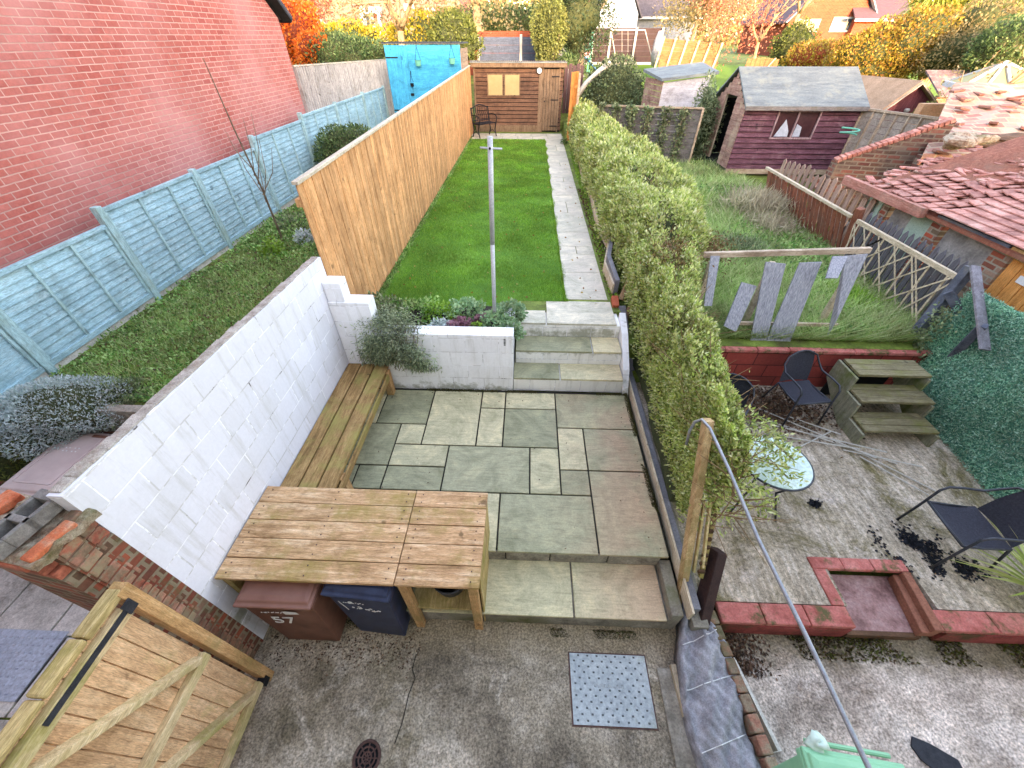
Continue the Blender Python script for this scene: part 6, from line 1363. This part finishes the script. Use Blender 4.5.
for px in (622,628): b.tube([at(px,30,30),at(px,52,30)],.01,4)
b.build('frame', M['concpost'], fs2)
# houses
wh = thing('white_house', 'white rendered house gable beyond the dark brown fence', 'house', (6.5,44,3.2))
A = at(592,30,44); B = at(636,30,44); MB().prism([Vector((A.x,44,3)),Vector((B.x,44,3)),Vector((B.x,44,5.6)),Vector(((A.x+B.x)/2+.3,44,8.2)),Vector((A.x,44,5.6))],(0,7,0)).build('wall', M['whitehouse'], wh)
b = MB(); mx = (A.x+B.x)/2+.3; b.beam((A.x-.3,47.5,5.4),(mx,47.5,8.35),7.4,.1,up=(-.7,0,.7)); b.beam((B.x+.3,47.5,5.4),(mx,47.5,8.35),7.4,.1,up=(.7,0,.7)); b.build('roof', M['slateroof'], wh)
sh2 = thing('slate_roofed_house', 'house with mottled grey slate roof right of the white gable', 'house', (11,46,3.2))
A = at(637,16,46); B = at(700,16,46); MB().box(A.x,46.0,3,B.x,52,A.z).build('wall', surf('grey blue wall',['5c6470','7a828c'],4), sh2)
MB().prism([Vector((A.x-.2,45.7,A.z-.1)),Vector((B.x+.2,45.7,A.z-.1)),Vector((B.x+.2,49.2,A.z+3)),Vector((A.x-.2,49.2,A.z+3))],(0,.05,.12)).build('roof', M['slateroof'], sh2)
MB().prism([Vector((A.x-.2,52.6,A.z-.1)),Vector((A.x-.2,49.25,A.z+3)),Vector((B.x+.2,49.25,A.z+3)),Vector((B.x+.2,52.6,A.z-.1))],(0,.05,.12)).build('rear_roof', M['slateroof'], sh2)
MB().box(A.x-.2,45.6,A.z-.2,B.x+.2,45.7,A.z-.04).build('gutter', M['upvc'], sh2)
rh = thing('orange_brick_house', 'orange brick gabled house with white bargeboards at the upper right', 'house', (20,38,3.2))
YH = 40; e0, e1 = at(787,20,YH), at(875,20,YH); apx = (e0.x+e1.x)/2; apz = e0.z+3.2
MB().prism([Vector((e0.x+.2,YH,3)),Vector((e1.x-.2,YH,3)),Vector((e1.x-.2,YH,e0.z)),Vector((apx,YH,apz)),Vector((e0.x+.2,YH,e0.z))],(0,8,0)).build('wall', M['brickorange'], rh)
b = MB(); b.beam(Vector((e0.x-.15,YH-.25,e0.z-.15)),Vector((apx,YH-.25,apz+.2)),.06,.34,up=(0,1,0)); b.beam(Vector((e1.x+.15,YH-.25,e0.z-.15)),Vector((apx,YH-.25,apz+.2)),.06,.34,up=(0,1,0)); b.build('bargeboards', M['upvc'], rh)
b = MB(); b.prism([Vector((e0.x-.3,YH-.2,e0.z-.2)),Vector((apx,YH-.2,apz+.2)),Vector((apx,YH+8,apz+.2)),Vector((e0.x-.3,YH+8,e0.z-.2))],(0,0,.12)); b.prism([Vector((e1.x+.3,YH-.2,e0.z-.2)),Vector((e1.x+.3,YH+8,e0.z-.2)),Vector((apx,YH+8,apz+.2)),Vector((apx,YH-.2,apz+.2))],(0,0,.12)); b.build('roof', M['tileroof'], rh)
for (pa,pb2) in (((797,19),(816,32)),((834,17),(856,32))):
    a_, c_ = at(*pa,YH), at(*pb2,YH); f = MB(); f.box(a_.x,YH-.06,c_.z,c_.x,YH-.01,a_.z); wo = f.build('window', M['upvc'], rh)
    m_ = (a_.x+c_.x)/2; b = MB(); b.box(a_.x+.1,YH-.08,c_.z+.1,m_-.05,YH-.061,a_.z-.1); b.box(m_+.05,YH-.08,c_.z+.1,c_.x-.1,YH-.061,a_.z-.1); b.build('pane', M['pane'], wo)
wx0, wx1 = at(870,18,38).x, at(920,18,38).x; zz = at(890,18,38).z
MB().box(wx0,39.5,3,wx1+.2,46,zz).build('wing_wall', M['brickorange'], rh)
b = MB(); 
for k in range(9): b.prism([(wx0-.3,39.2+k*.40,zz-.05+k*.28),(wx1+.3,39.2+k*.40,zz-.05+k*.28),(wx1+.3,39.64+k*.40,zz+.25+k*.28),(wx0-.3,39.64+k*.40,zz+.25+k*.28)],(0,-.02,.08))
b.build('wing_roof', M['tileroof'], rh); MB().box(wx0-.3,39.1,zz-.15,wx1+.3,39.2,zz+.0).build('wing_gutter', M['upvc'], rh)
lh = thing('red_brick_house', 'far red brick house with white columned bay, behind the pale tree at upper left', 'house', (-15,50,3.4))
YL = 50; A = at(292,40,YL); B = at(462,40,YL); MB().box(A.x-6,YL,3,B.x,YL+9,9).build('wall', surf('hazy red brick',['a45a50','b86c60','a85048'],3,bump=.2), lh)
MB().prism([Vector((A.x-6.4,YL-.4,9)),Vector((B.x+.4,YL-.4,9)),Vector((B.x+.4,YL+4.5,12)),Vector((A.x-6.4,YL+4.5,12))],(0,0,.2)).build('roof', M['slateroof'], lh)
def lwin(px0,py0,px1,py1,nm='window'):
    a_, c_ = at(px0,py0,YL), at(px1,py1,YL); wo = MB().box(a_.x,YL-.15,c_.z,c_.x,YL-.02,a_.z).build(nm, M['upvc'], lh); MB().box(a_.x+.25,YL-.2,c_.z+.25,c_.x-.25,YL-.151,a_.z-.2).build('pane', M['pane'], wo)
lwin(317,19,327,29); lwin(363,13,377,34,'bay_window'); lwin(425,8,436,22); lwin(404,4,416,18)
a_ = at(360,12,YL-1); c_ = at(380,12,YL-1); b = MB(); b.box(a_.x,YL-1,a_.z-.1,c_.x,YL-.2,a_.z+.35)
for px in (361,378): q = at(px,12,YL-1); b.box(q.x-.15,YL-1,3,q.x+.15,YL-.7,a_.z-.1)
b.build('porch', M['upvc'], lh)
lb2 = MB().box(at(360,33,44).x,44,3,at(462,33,44).x,44.3,at(400,34,44).z).build('pale_garden_wall', M['whitehouse']); tag(lb2, 'low pale wall in front of the far red brick house', 'wall')
# shrubs and trees: left group
shrub('orange_shrub', 'blazing orange autumn shrub right of the brick gable', 'shrub', at(300,36,21), (1.05,.9,1.15), 7000, .11, 'orangeleaf', 'corered', .3, .6, .3, .6)
shrub('orange_shrub', 'lower orange shrub spilling over the silvered fence', 'shrub', at(314,52,20), (.75,.7,.62), 3500, .11, 'orangeleaf', 'corered', .3, .6, .3, .6)
tree('coral red tree rising above the orange shrub', (at(300,40,27).x,27,2.3), 5, at(298,2,27), (1.5,1.4,1.8), 4500, .14, 'redleaf', 'barkpale', 'autumn_tree')
shrub('yellow_shrub', 'bright yellow shrub between the orange shrub and dark green one', 'shrub', at(352,44,23), (1.5,.9,.75), 5000, .12, 'yellowleaf', 'core', .3, .6, .3)
shrub('yellow_shrub', 'long yellow flowering shrub above the blue shed roof', 'shrub', at(418,40,25), (1.9,.9,.9), 6000, .12, 'yellowleaf', 'core', .3, .6, .3)
shrub('green_bush', 'dense dark green bush behind the silvered fence left of the blue shed', 'shrub', at(352,62,20), (1.75,.8,.85), 9000, .10, 'hedgedark', 'core', .3, .55, .3)
shrub('green_bush', 'rough olive bush rising behind the right end of the blue shed', 'shrub', at(455,38,24), (1.2,.9,1.0), 4500, .12, 'olive', 'core', .3, .6, .35)
tree('pale straw coloured tree with slanting trunk above the blue shed', (at(400,50,24).x,24,2.2), 6.5, at(385,-25,25), (4.2,2.4,2.9), 3200, .16, 'palegold', 'barkpale', 'pale_tree', depth=4, clumps=140, r0=.2)
tree('pale golden tree standing behind the brown shed', (at(480,40,30).x,30,2.9), 7.5, at(470,-25,30), (3.6,2.4,3.0), 2600, .17, 'palegold', 'barkpale', 'pale_tree', depth=4, clumps=120, r0=.26)
tree('wispy straw coloured tree behind the red brick house corner', (at(330,30,36).x,36,3.1), 7.5, at(330,-22,36), (4.5,2.4,3.0), 1100, .2, 'palegold', 'barkpale', 'pale_tree', depth=4, clumps=120)
# conifers in the middle
gcn = tree('golden green rounded conifer right behind the brown shed', (at(552,60,25).x,24.2,2), 4, at(549,32,24.2), (.78,.8,1.2), 9000, .09, 'goldconifer', 'bark', 'golden_conifer', core='core', depth=0, lump=.25, shell=.4, core_s=.75)
dcn = tree('big dark green conifer with hanging sprays left of the white house', (at(580,60,26).x,26,2.1), 7, at(574,0,26), (1.75,1.6,2.7), 16000, .13, 'conifer', 'bark', 'dark_conifer', core='core', depth=3, lump=.5, shell=.55, core_s=.62, r0=.22, asp=.4)
shrub('dark_shrub', 'dark low foliage under the conifer beside the climbing frame', 'shrub', at(566,72,24), (.6,.6,.7), 2500, .1, 'hedgedark', 'core')
for i, (px, h_) in enumerate(((552,.0),(561,.1),(568,.0),(577,-.1))):
    q = at(px,76,22.6); tag(MB().box(q.x-.1,22.5,1.7,q.x+.1,22.65,q.z+.25+h_).build('shed_back_post', M['concpost'] if i%2 == 0 else M['postwood']), ('leftmost pale stub post','second stub post, warm brown','third pale stub post','rightmost brown stub post')[i]+' behind the brown shed roof', 'post', group='stub posts behind the brown shed')
mdf = thing('dark_rear_boards', 'dark brown rear boards beside the orange gate behind the shed', 'fence', (2,21.8,1.4)); b = MB()
for k in range(5): b.box(1.50+k*.17,21.8,1.3,1.50+k*.17+.15,21.83,3.35+.06*(k%2))
b.build('boards', surf('dark brown boards',['3c2a2c','5c4444'],5,stretch=(9,9,1)), mdf)
# right side trees
tree('pale twiggy tree in front of the slate roofed house', (at(690,40,34).x,34,3.0), 6, at(694,0,34), (2.0,1.8,2.1), 2600, .15, 'palegold', 'barkpale', 'twiggy_tree', depth=5, clumps=110, r0=.12)
tree('coral red autumn tree on the far lawn', (at(755,62,27).x,27,2.3), 5, at(748,12,27), (2.1,1.6,2.0), 3000, .10, 'redleaf', 'barkpale', 'autumn_tree', depth=5, clumps=150, r0=.1)
tree('taller coral tree behind the first one', (at(790,30,33).x,33,3.0), 6.5, at(728,-28,33), (2.2,2.0,2.0), 2000, .16, 'redleaf', 'barkpale', 'autumn_tree', depth=4, clumps=120)
tree('straw tree between the slate roof and the coral tree', (at(715,30,38).x,38,3.1), 6.5, at(720,-15,38), (3,2,2.4), 5500, .17, 'palegold', 'barkpale', 'pale_tree', depth=4, clumps=100)
shrub('lime_shrub', 'yellow green shrub at the left end of the golden hedge', 'shrub', at(793,46,28), (1.0,.8,.95), 3500, .12, 'olive', 'core')
shrub('rusty_shrub', 'rust brown shrub where the golden hedge begins', 'shrub', at(812,60,26), (1.3,.9,.85), 5000, .11, 'goldleaf', 'corered', .3, .6)
shrub('golden_shrub', 'large golden olive shrub behind the maroon shed', 'shrub', at(872,56,22.5), (1.75,1.1,1.15), 12000, .10, 'goldleaf', 'core', .3, .6, .2)
shrub('golden_shrub', 'olive gold shrub at the right end of the golden hedge', 'shrub', at(912,46,22), (1.3,1.0,1.2), 8000, .10, 'goldleaf', 'core', .3, .6, .2)
cb2 = thing('cordyline_palm', 'large yellow green strap leafed palm behind the golden shrubs', 'palm', at(950,40,24)-Vector((0,0,2)))
b = MB(); b2 = MB(); base_ = at(950,40,24)-Vector((0,0,2))
for (px,py) in ((925,6),(950,14),(975,0),(940,-15),(995,10)):
    h0 = at(px,py,24); b2.tube([base_,(base_+h0)/2+Vector((0,0,.2)),h0],.10,7,r2=.06)
    for k in range(150):
        a = random.uniform(0,2*math.pi); e = random.uniform(-.9,1.3); L = random.uniform(.8,1.4); d = Vector((math.cos(a)*math.cos(e),math.sin(a)*math.cos(e),math.sin(e))); s = d.cross(Vector((.1,.1,1))).normalized()*.035
        p1 = h0+d*L*.5; p2 = h0+d*L-Vector((0,0,.35*L)); b.add([h0-s*.5,h0+s*.5,p1+s,p1-s,p2],[(0,1,2,3),(3,2,4)])
b.build('fronds', leafmat('yellow green fronds',['8c9838','a8b050','c4c870','747f34'],.3), cb2); b2.build('trunk', M['barkpale'], cb2)
shrub('pale_olive_shrub', 'pale yellow green shrub below the palm', 'shrub', at(965,48,21.5), (1.9,1.2,1.25), 9000, .11, 'palegold', 'core', .3, .6, .3)
shrub('pale_olive_shrub', 'olive shrub filling the upper right corner', 'shrub', at(1000,15,24), (2.2,1.3,1.5), 7000, .13, 'olive', 'core', .3, .6, .35)
shrub('pale_olive_shrub', 'olive shrub above the pale one under the palm', 'shrub', at(945,24,25), (2.0,1.0,1.1), 6000, .13, 'olive', 'core', .3, .6, .35)
shrub('dark_round_bush', 'dark green rounded bush at the right edge above the conservatory', 'shrub', at(1008,48,19), (1.15,.9,.85), 7000, .09, 'hedgedark', 'core', .3, .6, .2)
# far tree belt
n = 60000; th = rng.uniform(-1.05,1.0,n); Rr = 75+rng.random(n)*12; x = np.sin(th)*Rr; y = np.cos(th)*Rr; top = 9+3.0*vnoise(np.stack([x,y,0*x],1),.25,4)
P = np.stack([x,y,3+rng.random(n)*top],1); tag(leaves('distant_trees', P, rng.normal(size=(n,3)), .7*rng.uniform(.5,1.4,n), .4, leafmat('distant mixed foliage',['8c8450','a89c68','747c48','b88c5c','c4a878'],.3), kind='stuff'), 'hazy belt of distant mixed trees behind the houses', 'trees', kind='stuff')
# terrace the camera stands in, unseen; length and ridge sized to shade the gardens
th_ = thing('terraced_house', 'pale terrace the gardens are viewed from, unseen and sized to shade them', 'house', (3,-4.5,0))
MB().box(-6.5,-8.5,0,13.2,-.32,6.2).build('wall', surf('cream bounce render',['c8c2b4','d8d2c4'],4,fine=False), th_)  # wall kept pale to bounce fill light into the near yard
MB().prism([(-6.9,-8.8,6.2),(-6.9,-.05,6.2),(-6.9,-4.4,10.3)],(20.5,0,0)).build('roof', M['slateroof'], th_)
